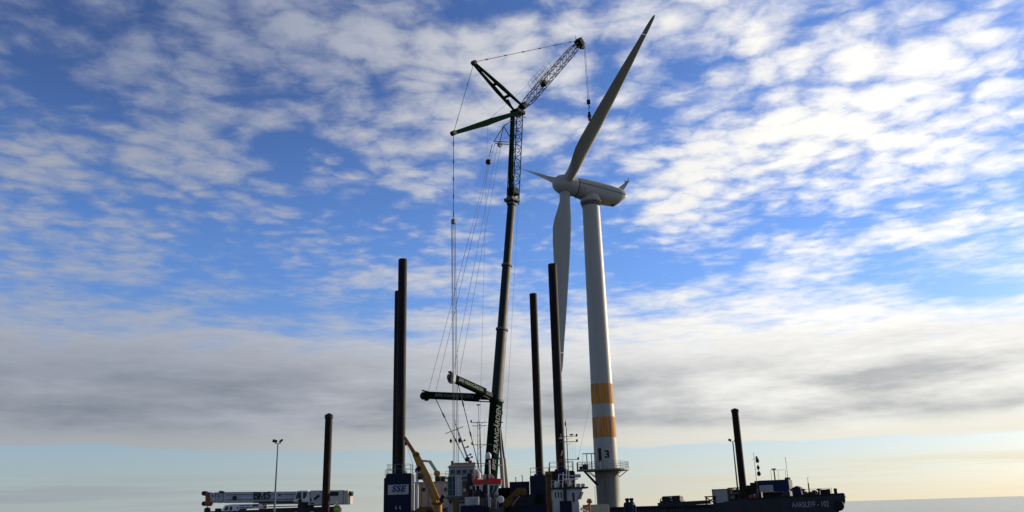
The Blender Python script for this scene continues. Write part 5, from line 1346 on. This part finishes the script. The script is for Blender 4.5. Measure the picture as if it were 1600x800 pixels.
    for k, (px, py, lab) in enumerate(((1255, 764, 'dark mushroom ventilator between blue hut and anchor winch'), (1272, 766, 'dark mushroom ventilator beside the bow staff'), (1279, 763.5, 'taller dark mushroom ventilator next to the bow locker'))):
        p = bq(px, py, 3.2)
        q = thing('ventilator', lab, 'ventilator', Vector((p.x, p.y, 3.8)), 'ventilators on the barge bow')
        MB().tube(Vector((p.x, p.y, 3.8)), p - Z_ * 0.2, 0.13, n=10).build('stem', M['dark'], q, smooth=True)
        MB().lathe([(0.3, 0), (0.32, 0.1), (0.2, 0.22), (0.03, 0.25)], p - Z_ * 0.22, n=14).build('hood', M['dark'], q, smooth=True)
    r0, r1 = bq(1240, 777, 0.3), bq(1300, 772, 0.3)
    railing(BARGE, [Vector((r0.x, r0.y, 3.85)), Vector((r1.x, r1.y, 3.95))], 0.75, 1.1, 0.025, (1.0, 0.5), 'steel')
    # red drums near the pile
    for k, px in enumerate((1174, 1180.5)):
        p = bq(px, 790, 1.2)
        q = thing('red_fender_drum', ('dull red drum by the rusty pile', 'dull red drum with white cap near the signal mast')[k], 'drum', Vector((p.x, p.y, BZ)), 'red drums on the barge deck')
        MB().lathe([(0.28, 0), (0.3, 0.05), (0.3, 0.5), (0.31, 0.52), (0.3, 0.55), (0.3, 1.0), (0.26, 1.05)], Vector((p.x, p.y, BZ)), n=16).build('drum_shell', M['rustred'], q, smooth=True)
        MB().lathe([(0.2, 1.05), (0.18, 1.12)], Vector((p.x, p.y, BZ)), n=12).build('cap', M['white' if k else 'dark'], q)
deck_cargo()

def floodlight_mast(name, label, base, top, r, m, span, Zrot=0.0):
    t = thing(name, label, 'lamp post', base)
    MB().tube(base, base + Z_ * 0.5, r * 1.7, n=10).build('base_collar', M[m], t, smooth=True)
    MB().tube(base + Z_ * 0.5, top, r, r * 0.62, n=10).build('pole', M[m], t, smooth=True)
    MB().tube(top - X_ * span + Z_ * 0.0, top + X_ * span * 0.9, 0.03, n=6).build('bracket', M['dark'], t)
    for s, tl in ((-1, 0.25), (0.9, -0.75)):
        c = top + X_ * s * span + Z_ * 0.24
        ax = Vector((math.cos(tl), 0, -math.sin(tl))); az = Vector((math.sin(tl), 0, math.cos(tl)))
        f = MB().frame(c, ax, Y_, az, (0.42, 0.3, 0.30 if s < 0 else 0.16)).build('floodlight', M['black'], t, bevel=0.03)
        MB().frame(c - Y_ * 0.155, ax, Y_, az, (0.34, 0.02, 0.22 if s < 0 else 0.1)).build('lens', M['glass'], f)
def piles_and_lamps():
    # capped piles: left by the quay, right through the barge
    for name, label, px0, px1, py, Y, zb, side in (('mooring_pile', 'rusty brown capped steel pile in front of the white mobile crane', 508.5, 512, 650, 86.0, -6, 0), ('barge_spud', 'rusty black capped spud pile standing through the barge', 1165, 1149.5, 641, 0, -6, 1)):
        if side: a = bq(1163.5, 785, 1.2); top = bq(1149.5, 641, 1.2); zt = top.z; c = Vector((a.x, a.y, 0)); r = 0.50
        else: a = at(508.8, 790, Y); zt = at(512, 650, Y).z; c = Vector((a.x, Y, 0)); r = 0.385
        t = thing(name, label, 'pile', c)
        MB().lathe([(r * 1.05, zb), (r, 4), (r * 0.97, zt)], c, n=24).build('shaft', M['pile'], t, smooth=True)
        cap = MB().lathe([(r * 1.08, 0), (r * 1.12, 0.04), (r * 1.12, 0.36), (r * 1.0, 0.40)], c + Z_ * (zt - 0.28), n=10).build('cap_ring', M['dark'], t)
        MB().lathe([(r * 1.0, 0), (r * 0.25, 0.16)], c + Z_ * (zt + 0.12), n=10).build('cap_cone', M['dark'], t)
        for k in range(3):
            an = R_(-90 + (-38, 0, 38)[k])
            d = Vector((math.cos(an), math.sin(an), 0))
            MB().frame(c + d * (r * 1.1) + Z_ * (zt - 0.1), Z_.cross(d), d, Z_, (0.1, 0.06, 0.42)).build('cap_lug', M['dark'], t)
        for z in (6.0, 10.0):
            if z < zt - 1: MB().lathe([(r * 1.012, z), (r * 1.012, z + 0.09)], c, n=24).build('weld_ring', M['pile'], t, smooth=True)
    b = at(428.5, 800, 84.0); b.z = QZ
    floodlight_mast('quay_floodlight', 'slim pale floodlight mast in front of the white crane boom', b, Vector((b.x, b.y, at(432, 693, 84).z)), 0.10, 'galv', 0.32)
    p = bq(1152.5, 762, 5.6); tp = bq(1145, 690, 5.6)
    base = Vector((p.x, p.y, BZ))
    floodlight_mast('barge_floodlight', 'tall thin floodlight mast close behind the barge spud pile', base, Vector((p.x, p.y, tp.z)), 0.13, 'midgrey', 0.42)
    # blue mooring post with twin heads
    a = at(984, 800, 108.0); zt = at(984, 785, 108.0).z
    t = thing('mooring_dolphin', 'dark blue mooring dolphin topped by two black bollard heads', 'mooring dolphin', Vector((a.x, 108, -4)))
    MB().lathe([(0.72, -4), (0.72, zt - 0.25), (0.62, zt), (0.2, zt + 0.05)], Vector((a.x, 108, 0)), n=24).build('post', M['blue'], t, smooth=True)
    MB().tube(Vector((a.x + 0.66, 107.6, -1)), Vector((a.x + 0.66, 107.6, zt - 0.3)), 0.09, n=8).build('pipe', M['blue2'], t)
    for s in (-0.24, 0.3):
        MB().lathe([(0.22, 0), (0.2, 0.2), (0.27, 0.3), (0.28, 0.42), (0.18, 0.52)], Vector((a.x + s, 108 - 0.1, zt)), n=14).build('bollard_head', M['black'], t, smooth=True)
piles_and_lamps()

# ================================================================== white mobile crane on the quay, left
def quay_crane():
    Yq = 92.0
    P = lambda x, y, d=0.0: at(x, y, Yq + d)
    o = Vector((P(430, 790).x, Yq, QZ))
    t = thing('white_mobile_crane', 'white mobile crane with lowered boom lettered BMS on the quay', 'mobile crane', o)
    pt = lambda lst, d=0.0: [P(x, y, d) for x, y in lst]
    # carrier
    MB().span((P(334, 795).x, Yq - 1.3, QZ + 0.75), (P(530, 795).x, Yq + 1.3, QZ + 1.35)).build('carrier_frame', M['dark'], t, bevel=0.06)
    MB().span((P(409, 795).x, Yq - 1.25, QZ + 1.35), (P(529, 795).x, Yq + 1.25, P(470, 793).z)).build('carrier_deck', M['dark'], t, bevel=0.05)
    for k, px in enumerate((352, 373, 400, 421, 446, 467, 492, 513)):
        for s in (-1, 1):
            c = Vector((P(px, 800).x, Yq + s * 1.12, QZ + 0.68))
            w = MB().lathe([(0.45, -0.2), (0.66, -0.17), (0.68, 0), (0.66, 0.17), (0.45, 0.2)], c, Y_, 18).build('wheel', M['rubber'], t, smooth=True)
            MB().lathe([(0.38, -0.21), (0.26, -0.215), (0.26, 0.215), (0.38, 0.21)], c, Y_, 14).build('rim', M['grey'], w, smooth=True)
    # drivers cab and bonnet
    cabp = [(346, 803), (347, 796), (351, 789.5), (363, 788), (367, 788), (408, 787), (408, 794), (374, 795), (370, 803)]
    cab = MB().prism(pt(cabp, -1.28), (0, 2.56, 0)).build('driver_cab', M['white'], t, bevel=0.05)
    for q in ([(349.5, 797.5), (353, 791.5), (357.5, 791.5), (355.5, 797.5)], [(358, 797.5), (359.5, 791.5), (363, 791.5), (362.5, 797.5)]):
        MB().prism(pt(q, -1.30), (0, 0.03, 0)).build('cab_window', M['glass'], cab)
    for k, (x, y, w) in enumerate(((378, 790, 1.0), (386.5, 790, 0.8), (378, 793, 1.0), (386.5, 793, 0.8))):
        MB().frame(P(x, y, -1.29), X_, Y_, Z_, (w * 0.55, 0.02, 0.07)).build('printed_line', M['black'], cab)
    text('BMS', 0.36, P(399, 790, -1.30), X_, Z_, M['black'], cab, bold=0.01)
    for x in (371, 392): MB().frame(P(x, 793.5, -1.29), X_, Y_, Z_, (0.16, 0.02, 0.14)).build('marker', M['black'], cab)
    # boom in nested sections
    up, lo = 768.0, 786.5
    def seg(x0, x1, y0, y1, w, m, name, par):
        a, b = P(x0, y0 + (x0 - 430) * -0.008, 0), P(x1, y0 + (x1 - 430) * -0.008, 0)
        za = P(x0, y1 + (x0 - 430) * -0.008, 0).z; zb = P(x1, y1 + (x1 - 430) * -0.008, 0).z
        pts = [Vector((a.x, Yq, a.z)), Vector((b.x, Yq, b.z)), Vector((b.x, Yq, zb)), Vector((a.x, Yq, za))]
        return MB().prism([p - Y_ * w / 2 for p in pts], (0, w, 0)).build(name, m, par, bevel=min(0.12, w * 0.12))
    main = seg(352, 506, 768.3, 785.3, 1.15, M['grey'], 'boom_base', t)
    for k, (x0, x1, d) in enumerate(((346, 353, 0.6), (341, 347, 1.1), (336, 342, 1.6), (331, 337, 2.1))):
        s = seg(x0, x1, 768.3 + d * 0.5, 784.8 - d * 0.3, 1.05 - 0.07 * k, M['grey'], 'boom_section', t)
        seg(x0, x0 + 1.4, 767.8 + d * 0.4, 785.4 - d * 0.3, 1.12 - 0.06 * k, M['white'], 'section_collar', s)
        seg(x0 + 3.2, x0 + 4.6, 769.5, 777, 1.14 - 0.06 * k, M['dark'], 'wear_pad', s)
    for y in (772.5, 780.5):
        a, b = P(354, y + 0.55, -0.585), P(505, y - 0.6, -0.585)
        MB().beam(a, b, 0.03, 0.07, Z_).build('boom_fold', M['midgrey'], main)
    MB().beam(P(396, 784.8, -0.7), P(470, 784.0, -0.7), 0.25, 0.16).build('derricking_pipe', M['dark'], t)
    MB().beam(P(405, 787.2, -0.3), P(470, 785.8, -0.3), 0.42, 0.22).build('luffing_cylinder', M['offwhite'], t)
    bc = P(409.5, 774.6, -0.605)
    text('B', 1.02, bc - X_ * 0.66, X_, Z_, M['black'], main, 'letter', bold=0.03, sx=1.05)
    text('S', 1.02, bc + X_ * 0.68, X_, Z_, M['black'], main, 'letter', bold=0.03, sx=1.05)
    mm = MB()
    for s_ in (-1, 1):
        mm.frame(bc + X_ * s_ * 0.29, X_, Y_, Z_, (0.15, 0.012, 0.74))
        mm.frame(bc + X_ * s_ * 0.31 - Z_ * 0.35, X_, Y_, Z_, (0.25, 0.0125, 0.06))
        mm.beam(bc + X_ * s_ * 0.27 + Z_ * 0.35, bc - Z_ * 0.33, 0.1, 0.011, Y_)
    stuff(mm.build('letter', M['black'], main))
    MB().lathe([(0.24, -0.1), (0.16, 0.12)], P(367, 778, -0.62), Y_, 18).build('emblem', M['dark'], main)
    MB().lathe([(0.09, -0.05), (0.09, 0.06)], P(437, 774, -0.60), Y_, 12).build('boom_port', M['black'], main)
    MB().beam(P(350, 769, -0.4), P(343, 768.2, -0.4), 0.3, 0.2).build('boom_roller', M['dark'], t)
    hd = MB().prism(pt([(320.5, 769.5), (328, 769), (328.5, 787), (326, 791), (321.5, 790.5), (318.5, 787.5), (320.5, 785)], -0.5), (0, 1.0, 0)).build('boom_head', M['rustred'], t, bevel=0.06)
    for y in (771, 787): MB().lathe([(0.24, -0.42), (0.24, 0.42)], P(320.5, y, 0), Y_, 16).build('head_sheave', M['dark'], hd, smooth=True)
    MB().tube(P(319, 769.5, 0), P(316, 768.5, 0), 0.04, n=5).build('anemometer', M['dark'], hd)
    MB().frame(P(324, 797.5, -0.3), X_, Y_, Z_, (0.55, 0.6, 0.6)).build('hook_block', M['dark'], t, bevel=0.1)
    MB().tube(P(324, 797, -0.3), P(324, 789, -0.3), 0.05, n=6).build('hook_rope', M['rope'], t)
    MB().frame(P(341, 799, -0.6), X_, Y_, Z_, (0.5, 0.6, 0.6)).build('front_step', M['dark'], t)
    # operator cab
    oc = MB().prism(pt([(458, 784.5), (463.5, 767), (482, 766.3), (484, 784.5)], -1.25), (0, 0.95, 0)).build('operator_cab', M['white'], t, bevel=0.06)
    for q in ([(461.5, 779), (465, 769), (471, 769), (470.5, 779)], [(473, 779), (473.5, 769), (480, 769), (478, 776.5), (476, 779)]):
        MB().prism(pt(q, -1.275), (0, 0.04, 0)).build('cab_window', M['glass'], oc)
    # upper works
    MB().prism(pt([(484, 766.5), (516, 766), (516, 788), (484, 788.5)], -1.0), (0, 2.0, 0)).build('superstructure', M['grey'], t, bevel=0.06)
    MB().frame(P(493, 786.5, -1.02), X_, Y_, Z_, (1.6, 0.12, 0.34)).build('tool_box', M['grey'], t, bevel=0.03)
    MB().frame(P(488, 787, -1.09), X_, Y_, Z_, (0.4, 0.03, 0.14)).build('number_plate', M['black'], t)
    MB().beam(P(491, 780, -1.02), P(499, 774, -1.02), 0.05, 0.25, Z_).build('air_intake', M['dark'], t)
    MB().frame(P(488, 778, -1.01), X_, Y_, Z_, (0.35, 0.04, 0.8)).build('access_panel', M['offwhite'], t)
    MB().frame(P(484.5, 781, -1.02), X_, Y_, Z_, (0.3, 0.05, 0.3)).build('step', M['dark'], t)
    cw = MB().prism(pt([(515, 766), (540, 765.8), (540, 788), (515, 788.4)], -1.35), (0, 2.7, 0)).build('counterweight', M['cream'], t, bevel=0.05)
    for x in (518.5, 525.5): MB().frame(P(x, 771.5, -1.36), X_, Y_, Z_, (0.48, 0.04, 0.42)).build('recess', M['dark'], cw)
    MB().frame(P(536.5, 777, -1.36), X_, Y_, Z_, (0.05, 0.03, 1.45)).build('slab_joint', M['midgrey'], cw)
    MB().prism(pt([(540.2, 766), (544, 766), (544, 788), (540.2, 788)], -1.3), (0, 2.6, 0)).build('end_slab', M['cream'], cw, bevel=0.04)
    MB().prism(pt([(544.2, 767), (547.3, 767.2), (547.3, 774.5), (544.2, 774.5)], -0.9), (0, 1.8, 0)).build('winch_guard', M['dark'], cw, bevel=0.03)
    for y in (778, 782, 786): MB().frame(P(545.5, y, 0), X_, Y_, Z_, (0.22, 1.9, 0.14)).build('grab_step', M['dark'], cw)
    MB().span((P(408, 790).x, Yq - 0.4, P(440, 792).z), (P(520, 790).x, Yq + 0.6, P(440, 790.6).z)).build('slew_bed', M['dark'], t)
    MB().lathe([(0.85, 0), (0.85, P(478, 785).z - P(478, 793).z)], Vector((P(478, 790).x, Yq, P(478, 793).z)), n=24).build('slewing_ring', M['dark'], t, smooth=True)
quay_crane()

def quay_bits():
    a = at(468.5, 800, 86.5)
    zt = at(467, 776, 86.5).z
    t = thing('standpipe', 'dark standpipe post in front of the crane operator cab', 'post', Vector((a.x, 86.5, QZ)))
    MB().tube(Vector((a.x, 86.5, QZ)), Vector((a.x, 86.5, zt - 0.35)), 0.09, n=10).build('pipe', M['dark'], t, smooth=True)
    MB().lathe([(0.1, 0), (0.2, 0.08), (0.2, 0.22), (0.08, 0.34), (0.07, 0.75)], Vector((a.x, 86.5, zt - 0.55)), n=14).build('valve_head', M['dark'], t, smooth=True)
    MB().tube(Vector((a.x - 0.28, 86.5, zt - 0.38)), Vector((a.x + 0.12, 86.5, zt - 0.38)), 0.07, n=8).build('outlet', M['dark'], t)
quay_bits()

def person():
    Yp = 88.5
    a = at(526, 800, Yp)
    b = Vector((a.x, Yp, QZ))
    t = thing('person', 'person in hi-vis yellow jacket standing beside the crane counterweight', 'person', b)
    # body skeleton grown with a skin modifier: feet, knees, hips, spine, shoulders, arms, neck, head
    J = dict(pel=(0, 0, 0.93), hl=(-0.1, 0, 0.88), hr=(0.1, 0, 0.88), kl=(-0.12, -0.02, 0.48), kr=(0.13, 0.02, 0.48), al=(-0.13, 0.02, 0.09), ar=(0.15, 0.05, 0.09), tl=(-0.15, -0.14, 0.04), tr=(0.18, -0.11, 0.04),
             sp=(0, 0, 1.15), ch=(0, 0.01, 1.36), nk=(0, 0, 1.52), hd=(0.0, -0.02, 1.62), ht=(0, -0.01, 1.72), sl=(-0.19, 0, 1.44), sr=(0.19, 0, 1.44), el=(-0.26, 0.03, 1.16), er=(0.27, 0.02, 1.16), wl=(-0.20, -0.14, 0.95), wr=(0.24, -0.12, 0.93), fl=(-0.18, -0.2, 0.88), fr=(0.22, -0.18, 0.86))
    R = dict(pel=0.15, hl=0.095, hr=0.095, kl=0.065, kr=0.065, al=0.05, ar=0.05, tl=0.04, tr=0.04, sp=0.14, ch=0.155, nk=0.06, hd=0.095, ht=0.085, sl=0.075, sr=0.075, el=0.05, er=0.05, wl=0.035, wr=0.035, fl=0.035, fr=0.035)
    E = [('pel', 'hl'), ('pel', 'hr'), ('hl', 'kl'), ('hr', 'kr'), ('kl', 'al'), ('kr', 'ar'), ('al', 'tl'), ('ar', 'tr'), ('pel', 'sp'), ('sp', 'ch'), ('ch', 'nk'), ('nk', 'hd'), ('hd', 'ht'), ('ch', 'sl'), ('ch', 'sr'), ('sl', 'el'), ('sr', 'er'), ('el', 'wl'), ('er', 'wr'), ('wl', 'fl'), ('wr', 'fr')]
    K = 1.02
    def limb(mb, chain, grow=0.0):
        for p, q in zip(chain[:-1], chain[1:]):
            mb.tube(b + Vector(J[p]) * K, b + Vector(J[q]) * K, R[p] * K + grow, R[q] * K + grow, n=12, cap=False)
        for p in chain: mb.ball(b + Vector(J[p]) * K, R[p] * K + grow, 12)
    body = MB()
    for chn in (('pel', 'hl', 'kl', 'al', 'tl'), ('pel', 'hr', 'kr', 'ar', 'tr'), ('pel', 'sp', 'ch', 'nk', 'hd', 'ht'), ('ch', 'sl', 'el', 'wl', 'fl'), ('ch', 'sr', 'er', 'wr', 'fr')): limb(body, chn)
    def fuse(o, vox):
        md = o.modifiers.new('remesh', 'REMESH'); md.mode = 'VOXEL'; md.voxel_size = vox; md.use_smooth_shade = True
        sm = o.modifiers.new('smooth', 'SMOOTH'); sm.factor = 0.5; sm.iterations = 4
    bo = body.build('body', M['skin'], t); fuse(bo, 0.02)
    tr = MB()
    for chn in (('pel', 'hl', 'kl', 'al'), ('pel', 'hr', 'kr', 'ar')): limb(tr, chn, 0.025)
    o = tr.build('trousers', M['cloth'], t); fuse(o, 0.025)
    jk = MB()
    limb(jk, ('pel', 'sp', 'ch'), 0.035); limb(jk, ('ch', 'sl', 'el', 'wl'), 0.028); limb(jk, ('ch', 'sr', 'er', 'wr'), 0.028)
    o = jk.build('jacket', M['hivis'], t); fuse(o, 0.025)
    hz = b + Vector((0, -0.01, 1.69)) * K
    MB().lathe([(0.15, -0.02), (0.135, 0.0), (0.13, 0.06), (0.10, 0.12), (0.04, 0.155), (0.01, 0.16)], hz, n=18).build('helmet', M['letter'], t, smooth=True)
    MB().lathe([(0.205, 0.0), (0.207, 0.05)], b + Vector((0, 0.005, 1.12)) * K, n=20, cap=False).build('reflective_band', M['letter'], t)
person()

# ================================================================== loose gear on the decks
def gear():
    def on(px, Y, z): return Vector((at(px, 795, Y).x, Y, z))
    # hose reels, drums, coils, pallets; each stands on a deck
    for px, Y, z, r, mt, lab in ((657, 99.6, DZ, 0.62, 'brown', 'brown cable drum on edge in front of the grey cabin'), (672, 99.8, DZ, 0.5, 'dark', 'black cable drum on edge beside the yellow crane pedestal'), (700, 99.4, DZ, 0.6, 'dark', 'black cable drum on edge near the timber fender')):
        c = on(px, Y, z + r)
        t = thing('cable_drum', lab, 'cable drum', c - Z_ * r, 'cable drums on the jack-up deck')
        for s in (-1, 1): MB().lathe([(r, -0.04), (r, 0.04)], c + Y_ * s * 0.35, Y_, 22).build('flange', M[mt], t)
        MB().lathe([(r * 0.62, -0.31), (r * 0.62, 0.31)], c, Y_, 18).build('wound_cable', M['rubber'], t, smooth=True)
    for px, Y, z, mt, lab in ((648.5, 99.5, DZ, 'blue2', 'blue oil drum at the foot of the jack house ladder'), (653, 99.2, DZ, 'rustred', 'rust red oil drum next to the blue oil drum'), (838, 93.2, 1.55, 'yellow', 'yellow oil drum beside the low blue skip'), (853, 93.3, 1.55, 'dark', 'black oil drum between skip and rusty column')):
        if z == 1.55: z = 1.58; Y = 95.0
        c = on(px, Y, z)
        t = thing('oil_drum', lab, 'oil drum', c, 'oil drums on the decks')
        MB().lathe([(0.28, 0), (0.295, 0.03), (0.29, 0.3), (0.305, 0.32), (0.29, 0.34), (0.29, 0.6), (0.305, 0.62), (0.29, 0.64), (0.295, 0.9), (0.27, 0.91)], c, n=18).build('shell', M[mt], t, smooth=True)
        MB().lathe([(0.05, 0.91), (0.05, 0.94)], c + X_ * 0.14, n=8).build('bung', M['dark'], t)
    # generator sets and tool boxes among the boats
    for px, w, h, mt, lab in ((664, 1.8, 1.25, 'dkyellow', 'grimy yellow generator on the deck below the grey cabin'), (693, 1.5, 1.05, 'midgrey', 'grey pump set beside the yellow crane'),):
        c = on(px, 102.8, DZ)
        t = thing('generator_set' if w > 1.6 else 'pump_set', lab, 'generator' if w > 1.6 else 'pump', c)
        MB().frame(c + Z_ * (h / 2 + 0.1), X_, Y_, Z_, (w, 0.9, h)).build('housing', M[mt], t, bevel=0.06)
        for k in range(5): MB().frame(c + Vector((-w * 0.3 + k * 0.16, -0.46, h * 0.55)), X_, Y_, Z_, (0.09, 0.03, h * 0.5)).build('louvre', M['dark'], t)
        MB().frame(c + Z_ * 0.06, X_, Y_, Z_, (w + 0.1, 1.0, 0.1)).build('skid', M['dark'], t)
        MB().tube(c + Vector((w * 0.35, 0, h)), c + Vector((w * 0.35, 0, h + 0.5)), 0.05, n=8).build('exhaust', M['dark'], t)
    # rope-wound capstan and mooring lines between the boats and the jack-up
    for k, (a, b, lab) in enumerate(((at(700, 792, 94.0), at(690, 798, 99.0), 'pale mooring line from the workboat to the jack-up'), (at(905, 790, 94.5), at(925, 797, 98.8), 'pale mooring line from the white tug to the jack-up'))):
        t = thing('mooring_line', lab, 'rope', a)
        pts = [a.lerp(b, i / 8) - Z_ * (0.35 * math.sin(math.pi * i / 8)) for i in range(9)]
        MB().path(pts, 0.035).build('rope', M['rope_pale'], t)
    # rigging fittings on the big crane deck: spreader bars leaning on the carrier
    c = on(790, 108.0, DZ)
    t = thing('spreader_bar_stack', 'stack of dark spreader bars lying beside the crane foot', 'spreader bars', c)
    for k in range(5):
        MB().beam(c + Vector((-2.4, -0.5 + 0.28 * k, 0.16)), c + Vector((2.2, -0.5 + 0.28 * k, 0.16)), 0.18, 0.3).build('spreader_bar', M['yellow' if k % 2 else 'dark'], t)
gear()
